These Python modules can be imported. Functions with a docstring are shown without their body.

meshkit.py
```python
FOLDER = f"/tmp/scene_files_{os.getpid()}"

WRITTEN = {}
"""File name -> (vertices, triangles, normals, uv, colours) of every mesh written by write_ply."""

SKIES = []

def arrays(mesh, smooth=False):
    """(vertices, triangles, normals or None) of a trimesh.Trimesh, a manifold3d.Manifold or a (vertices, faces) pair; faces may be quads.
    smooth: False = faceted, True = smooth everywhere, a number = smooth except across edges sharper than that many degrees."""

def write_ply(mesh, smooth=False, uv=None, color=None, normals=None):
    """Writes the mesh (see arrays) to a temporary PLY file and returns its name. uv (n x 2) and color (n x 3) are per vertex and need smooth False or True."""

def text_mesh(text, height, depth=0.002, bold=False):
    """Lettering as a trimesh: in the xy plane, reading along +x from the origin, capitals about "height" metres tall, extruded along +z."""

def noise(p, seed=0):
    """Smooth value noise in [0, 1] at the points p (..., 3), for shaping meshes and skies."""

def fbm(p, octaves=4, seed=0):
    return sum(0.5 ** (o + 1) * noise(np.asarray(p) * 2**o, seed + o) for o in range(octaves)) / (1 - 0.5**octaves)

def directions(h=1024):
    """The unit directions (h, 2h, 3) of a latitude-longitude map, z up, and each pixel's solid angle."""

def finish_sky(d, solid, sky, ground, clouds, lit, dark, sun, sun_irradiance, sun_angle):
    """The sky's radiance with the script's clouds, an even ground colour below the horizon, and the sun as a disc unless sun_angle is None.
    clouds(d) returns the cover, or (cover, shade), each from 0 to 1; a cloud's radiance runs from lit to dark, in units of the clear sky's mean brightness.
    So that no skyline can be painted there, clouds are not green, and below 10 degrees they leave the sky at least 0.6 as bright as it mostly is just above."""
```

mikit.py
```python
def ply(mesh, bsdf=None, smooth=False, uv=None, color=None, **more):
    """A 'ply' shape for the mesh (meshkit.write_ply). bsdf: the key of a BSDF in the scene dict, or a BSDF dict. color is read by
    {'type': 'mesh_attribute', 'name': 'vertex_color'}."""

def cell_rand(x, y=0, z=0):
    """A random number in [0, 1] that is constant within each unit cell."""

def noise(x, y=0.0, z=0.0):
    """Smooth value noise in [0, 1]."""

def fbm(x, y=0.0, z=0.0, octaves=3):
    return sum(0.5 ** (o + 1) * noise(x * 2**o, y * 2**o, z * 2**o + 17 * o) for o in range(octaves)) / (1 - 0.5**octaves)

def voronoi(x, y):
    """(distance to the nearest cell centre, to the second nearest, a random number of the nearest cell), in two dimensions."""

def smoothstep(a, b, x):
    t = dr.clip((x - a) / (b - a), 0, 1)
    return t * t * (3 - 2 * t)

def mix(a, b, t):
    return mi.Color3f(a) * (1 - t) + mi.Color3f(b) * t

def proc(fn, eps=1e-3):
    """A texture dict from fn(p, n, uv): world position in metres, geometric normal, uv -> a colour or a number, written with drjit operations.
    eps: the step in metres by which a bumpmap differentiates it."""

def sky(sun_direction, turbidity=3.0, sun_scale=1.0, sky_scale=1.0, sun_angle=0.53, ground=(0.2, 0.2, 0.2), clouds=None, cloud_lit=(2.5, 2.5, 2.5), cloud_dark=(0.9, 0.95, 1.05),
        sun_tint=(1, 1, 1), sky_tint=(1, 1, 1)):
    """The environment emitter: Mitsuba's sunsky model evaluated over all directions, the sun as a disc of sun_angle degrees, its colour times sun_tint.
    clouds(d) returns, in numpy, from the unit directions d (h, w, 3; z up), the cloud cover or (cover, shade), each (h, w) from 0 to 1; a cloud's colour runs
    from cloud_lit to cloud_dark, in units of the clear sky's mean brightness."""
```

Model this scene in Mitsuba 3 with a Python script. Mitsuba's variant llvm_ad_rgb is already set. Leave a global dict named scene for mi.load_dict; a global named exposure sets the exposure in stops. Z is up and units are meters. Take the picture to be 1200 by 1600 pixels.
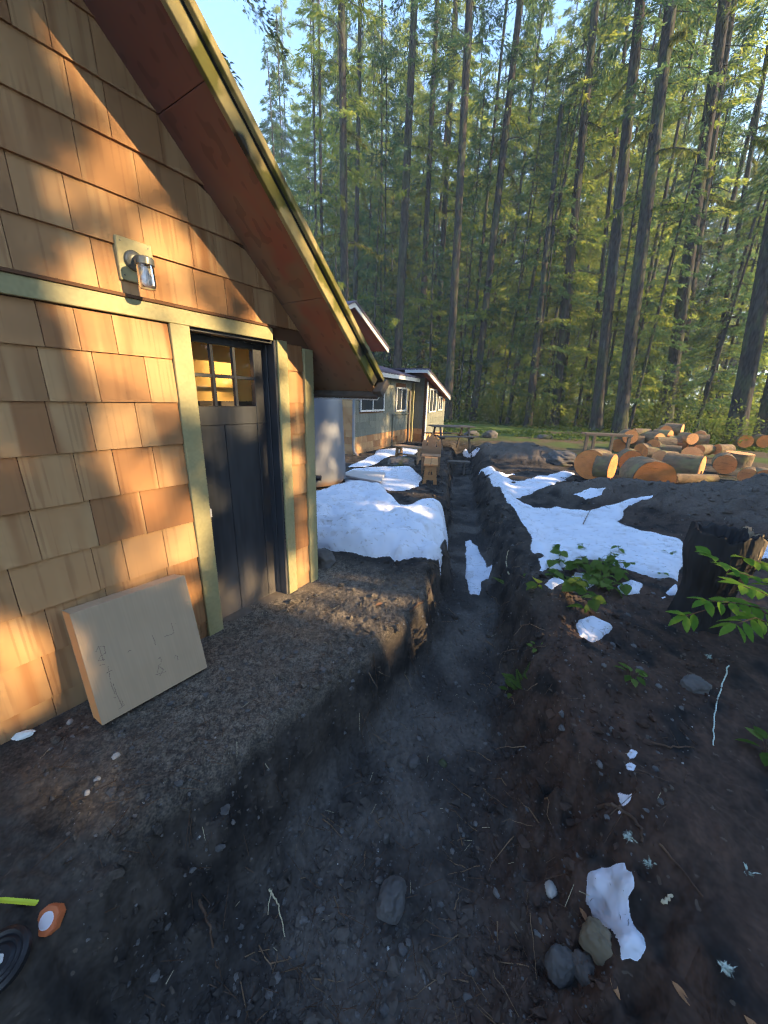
import math, random
import numpy as np, trimesh, mitsuba as mi, drjit as dr, mikit, meshkit
from mikit import proc, noise, fbm, voronoi, cell_rand, smoothstep, mix
from scipy.spatial import cKDTree
from shapely.geometry import Polygon, Point
T = mi.ScalarTransform4f
rng = np.random.default_rng(7)
random.seed(7)

# ------------------------------------------------------------------ camera, sky, exposure
EYE = np.array([0.0, 0.0, 1.68])
F = 578.0                                   # focal length of the 1200 px wide photograph
_Z = np.array([60, 1860, -578.0]); _Z /= np.linalg.norm(_Z)
_Y = np.array([405, 166, 578.0]); _Y -= _Z * (_Y @ _Z); _Y /= np.linalg.norm(_Y)
_X = np.cross(_Y, _Z); _X *= np.sign(_X[0])
RW = np.stack([_X, _Y, _Z])                 # camera (right, up, forward) -> world
FWD, UP = RW @ [0, 0, 1.0], RW @ [0, 1.0, 0]
scene, labels = {}, {}
scene['camera'] = {'type': 'perspective', 'fov': math.degrees(2 * math.atan(600 / F)), 'fov_axis': 'x',
                   'near_clip': 0.05, 'far_clip': 2000.0,
                   'to_world': T().look_at(origin=EYE.tolist(), target=(EYE + FWD).tolist(), up=UP.tolist())}
SUN = np.array([1.0, 0.25, 0.46]); SUN /= np.linalg.norm(SUN)
scene['sky'] = mikit.sky(SUN.tolist(), turbidity=3, sun_scale=1.1, sky_scale=2.2, sky_tint=(.97, .97, 1.05), sun_tint=(1.0, 0.91, 0.74), ground=(0.06, 0.06, 0.05))
exposure = 3.36

# ------------------------------------------------------------------ surveying helpers (photo pixel -> place)
def ray(px, py):
    d = RW @ np.array([px - 600, 800 - py, F]); return d / np.linalg.norm(d)
def on_x(px, py, x):
    d = ray(px, py); return EYE + d * ((x - EYE[0]) / d[0])
def on_z(px, py, z):
    d = ray(px, py); return EYE + d * ((z - EYE[2]) / d[2])
def on_dist(px, py, r):
    d = ray(px, py); return EYE + d * (r / math.hypot(d[0], d[1]))

def sst(a, b, x):
    t = np.clip((x - a) / (b - a), 0, 1); return t * t * (3 - 2 * t)

TRENCH_Y = np.array([-3, .3, .9, 1.87, 3.0, 3.81, 5.3, 6.9, 9.5, 12.5, 14.5])
TRENCH_X = np.array([.1, -.32, -.45, -.71, -.98, -1.22, -1.93, -2.62, -3.75, -5.0, -5.8])
def P3(x, y, s, o=0): return np.stack([x * s + o, y * s - o, x * 0 + o * 1.7], -1)
def trench_d(x, y):
    c = np.interp(y, TRENCH_Y, TRENCH_X)
    s = np.interp(y, [1, 3, 5, 14], [.98, .96, .92, .91])
    return (x - c) * s
MOUNDS = [(1.75, 7.7, .50, 1.6, 1.25), (-.62, 7.35, .28, .85, .6), (.05, 7.6, .2, .6, .5), (-2.55, 11.3, .5, 1.2, 1.0), (-3.6, 12.6, .3, .9, .9),
          (2.9, 8.6, .42, 1.3, 1.2), (-1.36, 2.95, .14, .3, .34), (-.25, 3.1, .12, .4, .3), (.15, 2.45, .10, .35, .25), (.35, 1.7, .07, .3, .2), (-.1, 2.2, .06, .22, .2)]
def terrain(x, y):
    x = np.asarray(x, float); y = np.asarray(y, float)
    r = np.hypot(x, y)
    z = (meshkit.fbm(P3(x, y, .35, 3.1), 3) - .5) * .12
    for mx, my, mh, sx, sy in MOUNDS:
        q = ((x - mx) / sx) ** 2 + ((y - my) / sy) ** 2
        z = z + .22 * mh * np.exp(-.8 * q) * (meshkit.fbm(P3(x, y, 4.5, mx + 3.), 4) - .5) * 2 + mh * np.exp(-1.1 * q) * (.65 + .7 * meshkit.fbm(P3(x, y, 2.2, mx), 4))
    # trench
    d = trench_d(x, y) + (meshkit.fbm(P3(x, y, 1.9, 9.), 3) - .5) * .28 + (meshkit.fbm(P3(x, y, 7., 5.), 3) - .5) * .13
    wf = np.interp(y, [-1, .6, 1.4, 2.2, 4], [.42, .34, .26, .22, .2])
    wl = np.interp(y, [-1, .6, 1.3, 2.2, 4], [.64, .56, .42, .25, .2])
    bl = np.interp(y, [-1, .6, 1.5, 2.1, 3], [.60, .46, .30, .2, .2])
    br = np.interp(y, [-1, .6, 1.6, 2.4, 3], [1.15, 1.05, .75, .34, .3])
    t = np.where(d < 0, sst(0, 1, (-d - wl) / bl), sst(0, 1, (d - wf) / br))
    end = sst(14.5, 12.8, y)
    depth = np.interp(y, [0, 1.2, 3, 9, 13], [.58, .56, .5, .48, .3]) * end
    lip = .10 * np.exp(-((np.abs(d) - wf - br - .18) / .16) ** 2) * (d > 0) * sst(1.8, 2.8, y) * end
    z = z + lip - depth * (1 - t)
    bank = 4 * t * (1 - t)
    rid = 1 - np.abs(2 * meshkit.fbm(P3(x, y, 3.2, 11.), 3) - 1)
    z = z - bank * .16 * np.clip(rid - .62, 0, 1) * np.exp(-(r / 9.) ** 2) * 2.2 + (1 - t) * .05 * (meshkit.fbm(P3(x, y, 2.6, 13.), 3) - .5)
    # lumps and clods
    near = np.exp(-(r / 14.0) ** 2)
    z = z + near * ((meshkit.fbm(P3(x, y, 7., 2.), 3) - .5) * (.045 + .19 * bank) + (meshkit.fbm(P3(x, y, 22., 4.), 2) - .5) * (.034 + .06 * bank))
    z = z + .016 * np.exp(-(r / 5.) ** 2) * (meshkit.noise(P3(x, y, 55., 8.)) - .5)
    # flat against the cabin, level by the house
    k = sst(-1.75, -2.25, x) * sst(3.2, 2.5, y)
    z = z * (1 - k) + k * (-.005 + .012 * (meshkit.noise(P3(x, y, 9., 1.)) - .5))
    z = np.where(y > 20, z + .012 * (y - 20) * 0 + (meshkit.fbm(P3(x, y, .2, 6.), 2) - .5) * .5 * sst(20, 30, y), z)
    return z
def at(px, py):
    d = ray(px, py)
    t = np.geomspace(.8, 60, 700); p = EYE + d * t[:, None]
    below = p[:, 2] < terrain(p[:, 0], p[:, 1])
    i = int(np.argmax(below)); 
    if not below.any(): i = len(t) - 1
    a, b = t[max(i - 1, 0)], t[i]
    for _ in range(8):
        m = (a + b) / 2; q = EYE + d * m
        if q[2] < terrain(q[0], q[1]): b = m
        else: a = m
    return EYE + d * b
def gz(x, y): return float(terrain(np.array([x]), np.array([y]))[0])

# ------------------------------------------------------------------ bookkeeping
_count = {}
def key_of(name, parent=None):
    full = f'{parent}__{name}' if parent else name
    n = _count.get(full, -1) + 1; _count[full] = n
    return full if n == 0 else f'{full}_{n:03d}'
def thing(name, label, cat, group=None):
    k = key_of(name); labels[k] = {'label': label, 'category': cat}
    if group: labels[k]['group'] = group
    return k
def part(name, parent, mesh, mat, label=None, smooth=False, kind=None, **kw):
    k = key_of(name, parent); scene[k] = mikit.ply(mesh, mat, smooth, **kw)
    if label or kind: labels[k] = {**({'label': label} if label else {}), **({'kind': kind} if kind else {})}
    return k
def solo(name, mesh, mat, label, cat, group=None, smooth=False, kind=None, **kw):
    k = key_of(name); scene[k] = mikit.ply(mesh, mat, smooth, **kw)
    labels[k] = {'label': label, 'category': cat}
    if group: labels[k]['group'] = group
    if kind: labels[k]['kind'] = kind
    return k
def setting(name, mesh, mat, smooth=True, kind='structure', label=None, **kw):
    k = key_of(name); scene[k] = mikit.ply(mesh, mat, smooth, **kw)
    labels[k] = {'kind': kind, **({'label': label} if label else {})}
    return k
cat = trimesh.util.concatenate

# ------------------------------------------------------------------ mesh helpers
def hull(pts):
    m = trimesh.Trimesh(np.asarray(pts, float), process=False).convex_hull
    return m
def box(lo, hi, c=.003):
    lo, hi = np.minimum(lo, hi).astype(float), np.maximum(lo, hi).astype(float)
    c = min(c, .45 * (hi - lo).min())
    if c <= 0: return trimesh.creation.box(bounds=[lo, hi])
    pts = []
    for s in np.ndindex(2, 2, 2):
        p = np.where(np.array(s) == 0, lo, hi); g = np.where(np.array(s) == 0, 1, -1) * c
        for k in range(3):
            q = p + g; q[k] = p[k]; pts.append(q)
    return hull(pts)
def obox(o, ax, lo, hi, c=.003):
    m = box(lo, hi, c); v = np.asarray(m.vertices)
    return trimesh.Trimesh(o + v @ np.asarray(ax, float), m.faces, process=False)
def frame(x, z=(0, 0, 1)):
    x = np.asarray(x, float); x = x / np.linalg.norm(x); z = np.asarray(z, float); z = z - x * (x @ z); z /= np.linalg.norm(z)
    return np.stack([x, np.cross(z, x), z])
def tube(pts, rad, n=8, cap=True):
    pts = np.asarray(pts, float); rad = np.broadcast_to(rad, len(pts)).astype(float)
    tan = np.gradient(pts, axis=0); tan /= np.linalg.norm(tan, axis=1, keepdims=True) + 1e-12
    a = np.array([0, 0, 1.0]) if abs(tan[0][2]) < .9 else np.array([1.0, 0, 0])
    V = []
    u = np.cross(tan[0], a); u /= np.linalg.norm(u)
    th = np.arange(n) * 2 * np.pi / n
    for p, t, r in zip(pts, tan, rad):
        u = u - t * (u @ t); u /= np.linalg.norm(u); w = np.cross(t, u)
        V.append(p + r * (np.cos(th)[:, None] * u + np.sin(th)[:, None] * w))
    V = np.vstack(V); m = len(pts); Fc = []
    i = np.arange(n); j = (i + 1) % n
    for k in range(m - 1):
        a0, b0 = k * n, (k + 1) * n
        Fc += [np.stack([a0 + i, a0 + j, b0 + j], 1), np.stack([a0 + i, b0 + j, b0 + i], 1)]
    if cap:
        V = np.vstack([V, pts[:1], pts[-1:]])
        Fc += [np.stack([j, i, i * 0 + m * n], 1), np.stack([(m - 1) * n + i, (m - 1) * n + j, i * 0 + m * n + 1], 1)]
    return trimesh.Trimesh(V, np.vstack(Fc), process=False)
def rock_mesh(c, size, seed, sub=3, rough=.28):
    m = trimesh.creation.icosphere(subdivisions=sub); v = np.array(m.vertices)
    k = 1 + rough * 2 * (meshkit.fbm(v * 1.1 + seed * 3.7, 3) - .5) + rough * .25 * (meshkit.noise(v * 6 + seed) - .5)
    v = v * k[:, None]; v = np.sign(v) * np.abs(v) ** .92
    a = seed * 1.3; R = np.array([[math.cos(a), -math.sin(a), 0], [math.sin(a), math.cos(a), 0], [0, 0, 1]])
    return trimesh.Trimesh((v * size) @ R.T + c, m.faces, process=False)
def disc(c, ax, r, h, n=28, c2=.0):
    m = trimesh.creation.cylinder(radius=r, height=h, sections=n); v = np.asarray(m.vertices)
    f = frame(ax, (0, 0, 1) if abs(ax[2]) < .9 else (1, 0, 0)); R = np.stack([f[1], f[2], f[0]])
    return trimesh.Trimesh(c + v @ R, m.faces, process=False)
def lathe(profile, c, ax=(0, 0, 1), n=32):
    m = trimesh.creation.revolve(np.asarray(profile, float), sections=n); v = np.asarray(m.vertices)
    f = frame(ax, (0, 0, 1) if abs(ax[2]) < .9 else (1, 0, 0)); R = np.stack([f[1], f[2], f[0]])
    return trimesh.Trimesh(np.asarray(c) + v @ R, m.faces, process=False)
def kites(P, D, W, bend=None):
    """Rhombic sprays: base P, long axis D, half-width vector W (all n x 3)."""
    n = len(P)
    mid = P + D * .42 if bend is None else P + D * .42 + bend
    V = np.stack([P, mid + W, P + D, mid - W], 1).reshape(-1, 3)
    i = np.arange(n)[:, None] * 4
    Fc = np.concatenate([i + [0, 1, 2], i + [0, 2, 3]], 1).reshape(-1, 3)
    return V, Fc

# ------------------------------------------------------------------ materials
def tw(b): return {'type': 'twosided', 'bsdf': b}
def mat(name, color, rough=.8, bump=None, scale=1.0, **kw):
    col = proc(color) if callable(color) else {'type': 'rgb', 'value': list(color)}
    b = {'type': 'principled', 'base_color': col, 'roughness': float(rough), 'specular': kw.pop('specular', .35), **kw}
    if bump is not None: b = {'type': 'bumpmap', 'arbitrary': proc(bump, eps=kw.get('eps', 2e-3)), 'scale': float(scale), 'bsdf': b}
    scene[name] = tw(b)
def leafmat(name, color, trans=.9, rough=.45):
    scene[name] = {'type': 'principledthin', 'base_color': proc(color) if callable(color) else {'type': 'rgb', 'value': list(color)},
                   'roughness': float(rough), 'diff_trans': float(trans), 'spec_trans': 0.0, 'eta': 1.35}

def cedar(p, n, uv):
    g = noise(p.y * 90 + uv.x * 70, p.z * 4, uv.y * 40)
    band = fbm(p.y * 9 + uv.x * 90, p.z * .7 + uv.y * 30, 1.0)
    base = mix((.345, .160, .064), (.53, .31, .142), uv.x)
    c = mix(base, (.58, .365, .175), smoothstep(.52, .72, band) * .8)
    c = mix(c, (.26, .115, .045), smoothstep(.55, .85, g) * .35)
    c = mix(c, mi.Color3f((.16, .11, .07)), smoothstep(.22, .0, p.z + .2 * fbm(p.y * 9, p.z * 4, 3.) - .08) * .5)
    return .84 * mix(c, mi.Color3f((.20, .12, .06)), smoothstep(.62, .8, fbm(p.y * 3 + uv.y * 9, p.z * 3, 5.)) * .3)
mat('m_cedar', cedar, .72, lambda p, n, uv: noise(p.y * 160, p.z * 6, uv.x * 30) * .0012 + noise(p.y * 40, p.z * 3, uv.y * 10) * .001)
mat('m_cedar_back', (.12, .06, .03), .9)
def trim(p, n, uv):
    k = fbm(p.y * 5, p.z * 5, p.x * 5)
    return mix((.28, .255, .125), (.36, .33, .175), k) * (.92 + .16 * noise(p.y * 80, p.z * 80, p.x * 80))
mat('m_trim', trim, .5, lambda p, n, uv: noise(p.x * 60, p.y * 60, p.z * 60) * .0006)
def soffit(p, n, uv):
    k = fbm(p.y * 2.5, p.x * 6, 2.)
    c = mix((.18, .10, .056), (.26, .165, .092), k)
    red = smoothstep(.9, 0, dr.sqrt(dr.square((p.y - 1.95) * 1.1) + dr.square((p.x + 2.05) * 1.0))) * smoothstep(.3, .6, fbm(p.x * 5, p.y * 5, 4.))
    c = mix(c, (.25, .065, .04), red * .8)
    c = mix(c, (.15, .06, .05), smoothstep(1.9, 1.2, p.y) * .8)  # upper end darkened purple, lower end kept warm as by bounced light
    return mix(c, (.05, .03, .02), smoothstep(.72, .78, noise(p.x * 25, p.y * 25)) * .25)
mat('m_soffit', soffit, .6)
def mossy(p, n, uv):
    k = fbm(p.y * 7, p.z * 7, p.x * 7, 4)
    c = mix((.34, .29, .13), (.42, .37, .17), noise(p.y * 30, p.z * 30))
    c = mix(c, (.15, .15, .035), smoothstep(.48, .62, k))
    return .72 * mix(c, mi.Color3f((.045, .045, .03)), smoothstep(.60, .72, fbm(p.y * 5 + 9, p.z * 5, 3.)))
mat('m_mossy', mossy, .85, lambda p, n, uv: fbm(p.x * 60, p.y * 60, p.z * 60) * .003)
mat('m_roofing', lambda p, n, uv: mix((.03, .03, .03), (.06, .055, .05), noise(p.x * 90, p.y * 90, p.z * 90)), .9)
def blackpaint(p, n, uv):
    dust_sheen = smoothstep(.6, .0, p.z) * fbm(p.y * 6, p.z * 2, 2.)  # dust at the door foot, lightened further for the lit reflection there
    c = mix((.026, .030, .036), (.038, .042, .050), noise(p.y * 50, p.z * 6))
    return mix(c, (.24, .21, .18), dr.clip(dust_sheen * .9, 0, .6))
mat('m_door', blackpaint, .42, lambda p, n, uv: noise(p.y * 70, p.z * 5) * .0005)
mat('m_ply', lambda p, n, uv: mix((.74, .46, .13), (.82, .54, .18), fbm(p.x * 3, p.y * 3, p.z * 9)), .6)
scene['m_pane'] = {'type': 'thindielectric', 'int_ior': 1.33}
def card(p, n, uv):
    return mix((.37, .27, .17), (.42, .31, .20), fbm(p.x * 6, p.y * 6, p.z * 6)) * (.96 + .08 * noise(p.y * 200, p.z * 8))
mat('m_cardboard', card, .75)
mat('m_cardside_bounce', (.50, .24, .09), .75)  # cardboard coloured orange to carry light bounced onto this side
mat('m_ink', (.20, .15, .10), .7)
mat('m_ironpaint', lambda p, n, uv: mix((.10, .11, .10), (.14, .15, .14), noise(p.x * 60, p.y * 60, p.z * 60)), .35, metallic=.4)
scene['m_glass'] = {'type': 'dielectric', 'int_ior': 1.5}
mat('m_bulb', (.85, .85, .85), .2)

def soil(p, n, uv):
    big = fbm(p.x * .9, p.y * .9, 1., 3); mid = fbm(p.x * 6, p.y * 6, p.z * 6, 3); fine = fbm(p.x * 55, p.y * 55, p.z * 55, 3)
    c = mix((.021, .019, .0175), (.062, .052, .043), smoothstep(.25, .75, mid))
    floor = smoothstep(-.33, -.47, p.z)
    c = mix(c, mix((.045, .040, .036), (.11, .097, .084), smoothstep(.3, .7, fbm(p.x * 3, p.y * 3, 7.))), floor * .85)
    c = mix(c, mix((.075, .063, .052), (.125, .105, .087), mid), smoothstep(.13, .26, p.z) * smoothstep(3., 5., p.y))
    gravel = smoothstep(-.95, -1.35, p.x + .2 * mid) * smoothstep(3.0, 2.5, p.y) * smoothstep(-.12, -.02, p.z) * smoothstep(-.2, .9, p.y)
    g = mix((.055, .048, .040), (.25, .21, .16), smoothstep(.25, .85, .5 * noise(p.x * 150, p.y * 150, p.z * 150) + .5 * fbm(p.x * 38, p.y * 38, p.z * 38)))
    c = mix(c, g, gravel * .8)
    duff = smoothstep(-.35, .2, p.x + .4 * big) * smoothstep(9., 4., p.y)
    c = mix(c, mix((.026, .018, .014), (.10, .058, .040), fbm(p.x * 12, p.y * 12, 3.)), duff * smoothstep(.25, .5, mid) * .85)
    c = c * (.62 + .76 * fine)
    c = mix(c, (.11, .09, .07), smoothstep(.86, .93, noise(p.x * 40, p.y * 40, p.z * 40 + 5)) * .8 * smoothstep(12, 4, p.y))
    far = smoothstep(13., 20., p.y + 3 * big + .3 * p.x)
    litter = mix((.06, .045, .028), (.10, .075, .045), mid)
    green = mix((.035, .055, .014), (.075, .11, .025), fbm(p.x * 2, p.y * 2, 9.))
    return mix(c, mix(litter, green, smoothstep(.30, .46, fbm(p.x * .45, p.y * .45, 2.))), far)
mat('m_soil', soil, .92, lambda p, n, uv: fbm(p.x * 45, p.y * 45, p.z * 45, 3) * .012 + noise(p.x * 150, p.y * 150, p.z * 150) * .002, specular=.2)
def snowc(p, n, uv):
    k = fbm(p.x * 5, p.y * 5, p.z * 5)
    c = mix((.58, .62, .70), (.74, .77, .82), k)
    d = smoothstep(.80, .88, noise(p.x * 26, p.y * 70, 3.)) * smoothstep(.4, .6, fbm(p.x * 3, p.y * 3, 6.))
    c = mix(c, (.30, .24, .19), d * .55)
    return mix(c, (.45, .40, .36), smoothstep(.60, .75, fbm(p.x * 9, p.y * 9, 11.)) * .35)
mat('m_snow', snowc, .55, lambda p, n, uv: fbm(p.x * 22, p.y * 22, p.z * 22, 3) * .018 + noise(p.x * 90, p.y * 90, p.z * 90) * .003)
mat('m_pebble', lambda p, n, uv: mix((.05, .05, .05), (.15, .14, .13), noise(p.x * 31, p.y * 31, p.z * 9)), .8)
mat('m_pale_pebble', lambda p, n, uv: mix((.22, .21, .19), (.50, .48, .44), noise(p.x * 31, p.y * 31, p.z * 9)), .8)
mat('m_rock', lambda p, n, uv: mix(mix((.055, .053, .052), (.13, .12, .11), fbm(p.x * 9, p.y * 9, p.z * 9)), (.05, .06, .03), smoothstep(.55, .7, fbm(p.x * 4 + 3, p.y * 4, p.z * 4))), .85,
    lambda p, n, uv: fbm(p.x * 40, p.y * 40, p.z * 40) * .006)
mat('m_twig', lambda p, n, uv: mix((.05, .03, .02), (.13, .08, .05), noise(p.x * 20, p.y * 20, p.z * 20)), .9)
mat('m_palewood', lambda p, n, uv: mix((.42, .35, .22), (.55, .48, .32), noise(p.x * 60, p.y * 60, p.z * 60)), .8)
mat('m_lichen', lambda p, n, uv: mix((.35, .42, .36), (.55, .62, .55), noise(p.x * 90, p.y * 90, p.z * 90)), .9)
mat('m_dryleaf', lambda p, n, uv: mix((.22, .10, .045), (.36, .19, .09), noise(p.x * 70, p.y * 70, p.z * 70)), .8)
def bark(p, n, uv):
    k = fbm(p.x * 5, p.y * 5, p.z * 1.1, 3); f = noise(p.x * 22, p.y * 22, p.z * 5)
    c = mix((.020, .018, .018), (.055, .049, .046), f)
    c = mix(c, mix((.028, .036, .02), (.065, .075, .045), f), smoothstep(.45, .65, k) * .8)
    return mix(c, mi.Color3f((.15, .155, .14)), smoothstep(.62, .72, fbm(p.x * 3, p.y * 3 + 8, p.z * .6)) * .5 * uv.x)
mat('m_bark', bark, .95, lambda p, n, uv: fbm(p.x * 9, p.y * 9, p.z * 2.2, 3) * .09, specular=.15)
def needle(p, n, uv):
    c = mix((.095, .16, .030), (.34, .41, .075), uv.x)
    return mix(c, (.52, .49, .12), smoothstep(.6, 1., uv.y) * .75)
leafmat('m_needle', needle, 1.35, .55)
def blue_needle(p, n, uv): return mix(mix((.045, .10, .045), (.13, .22, .085), uv.x), (.36, .40, .12), smoothstep(.8, 1., uv.y) * .6)
leafmat('m_blue_needle', blue_needle, 1.2, .6)
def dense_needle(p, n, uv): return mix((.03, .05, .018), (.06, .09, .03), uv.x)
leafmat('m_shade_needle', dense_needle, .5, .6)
def under(p, n, uv): return mix(mix((.06, .11, .022), (.22, .28, .055), uv.x), (.42, .38, .10), smoothstep(.8, 1., uv.y))
leafmat('m_under', under, 1.0, .5)
leafmat('m_moss', lambda p, n, uv: mix((.10, .12, .025), (.20, .21, .05), uv.x), 1.0, .7)
def leafgreen(p, n, uv):
    v = mix((.06, .11, .022), (.17, .23, .06), uv.x)
    return v * (.85 + .3 * noise(p.x * 80, p.y * 80, p.z * 80))
leafmat('m_leaf', leafgreen, .9, .35)
leafmat('m_leaf_grape', lambda p, n, uv: mix((.09, .20, .03), (.20, .33, .05), uv.x) * (.85 + .3 * noise(p.x * 60, p.y * 60, p.z * 60)), .9, .25)
leafmat('m_grass', lambda p, n, uv: mix((.06, .10, .02), (.14, .18, .04), uv.x), 1.0, .6)
def bark_log(p, n, uv):
    f = fbm(p.x * 14, p.y * 14, p.z * 14, 3)
    return mix(mix((.10, .07, .045), (.24, .17, .10), f), (.22, .20, .08), smoothstep(.5, .7, fbm(p.x * 4, p.y * 4, p.z * 4)) * .6)
mat('m_logbark', bark_log, .95, lambda p, n, uv: fbm(p.x * 25, p.y * 25, p.z * 25, 3) * .03)
def cutwood(p, n, uv):            # uv.x radius in metres, uv.y tone of this log
    r = uv.x + .012 * noise(p.x * 12, p.y * 12, p.z * 12)
    ring = .5 + .5 * dr.sin(r * 420)
    c = mix((.62, .21, .055), (.60, .34, .15), uv.y)
    c = mix(c, c * .6, ring * .4)
    c = mix(c, c * .45, smoothstep(.78, .86, noise(p.x * 5 + 30 * uv.y, p.y * 5, p.z * 40)) * .5)
    c = mix(c, mi.Color3f((.42, .15, .05)), smoothstep(.2, .05, uv.x) * .5 * (1 - uv.y))
    return c * (.8 + .4 * fbm(p.x * 9, p.y * 9, p.z * 9))
mat('m_cutwood', cutwood, .75, lambda p, n, uv: noise(p.x * 80, p.y * 80, p.z * 80) * .002)
mat('m_rot', (.035, .016, .008), .95)
mat('m_char', lambda p, n, uv: mix((.009, .009, .010), (.032, .028, .025), fbm(p.x * 12, p.y * 12, p.z * 4)), .8, lambda p, n, uv: fbm(p.x * 26, p.y * 26, p.z * 9, 3) * .03)
mat('m_stumpwood', lambda p, n, uv: mix((.07, .055, .04), (.30, .24, .155), fbm(p.x * 30, p.y * 30, p.z * 12)), .9, lambda p, n, uv: fbm(p.x * 60, p.y * 60, p.z * 20) * .012)
def greyshake(p, n, uv):
    c = mix((.11, .12, .10), (.16, .165, .135), uv.x)
    return c * (.8 + .4 * noise(p.y * 60 + p.x * 30, p.z * 5, uv.y * 20))
mat('m_greyshake', greyshake, .75)
mat('m_white', lambda p, n, uv: mix((.46, .46, .44), (.58, .58, .56), fbm(p.x * 4, p.y * 4, p.z * 4)), .5)
mat('m_darkglass', (.03, .035, .04), .08, specular=.6)
mat('m_greyglass', (.22, .25, .22), .15, specular=.6)
mat('m_purpleroof', lambda p, n, uv: mix((.07, .055, .075), (.11, .09, .12), noise(p.x * 12, p.y * 12, p.z * 3)), .6)
mat('m_redsoffit', (.22, .07, .055), .7)
mat('m_tank', lambda p, n, uv: mix(mix((.15, .165, .195), (.24, .25, .27), fbm(p.x * 3, p.y * 3, p.z * 1.2)), (.28, .14, .05), smoothstep(.34, .05, p.z + .25 * fbm(p.x * 5, p.y * 5, p.z * 2.))), .5, metallic=.3)
mat('m_blackplastic', (.016, .016, .018), .45)
mat('m_orangewood', lambda p, n, uv: mix((.36, .16, .055), (.48, .25, .10), fbm(p.x * 9, p.y * 9, p.z * 22)), .6)
mat('m_brownwood', lambda p, n, uv: mix((.20, .12, .065), (.30, .19, .11), fbm(p.x * 9, p.y * 9, p.z * 22)), .7)
mat('m_oldwood', lambda p, n, uv: mix((.07, .06, .05), (.15, .125, .10), fbm(p.x * 14, p.y * 14, p.z * 14)), .85)
mat('m_board', lambda p, n, uv: mix((.42, .39, .36), (.52, .49, .46), fbm(p.x * 5, p.y * 5, 2.)), .7)
mat('m_tapecase', (.55, .16, .06), .35)
mat('m_tapelabel', (.72, .66, .66), .25)
mat('m_tapeblade', (.50, .60, .05), .4)
mat('m_foil', (.70, .76, .74), .35)

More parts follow.
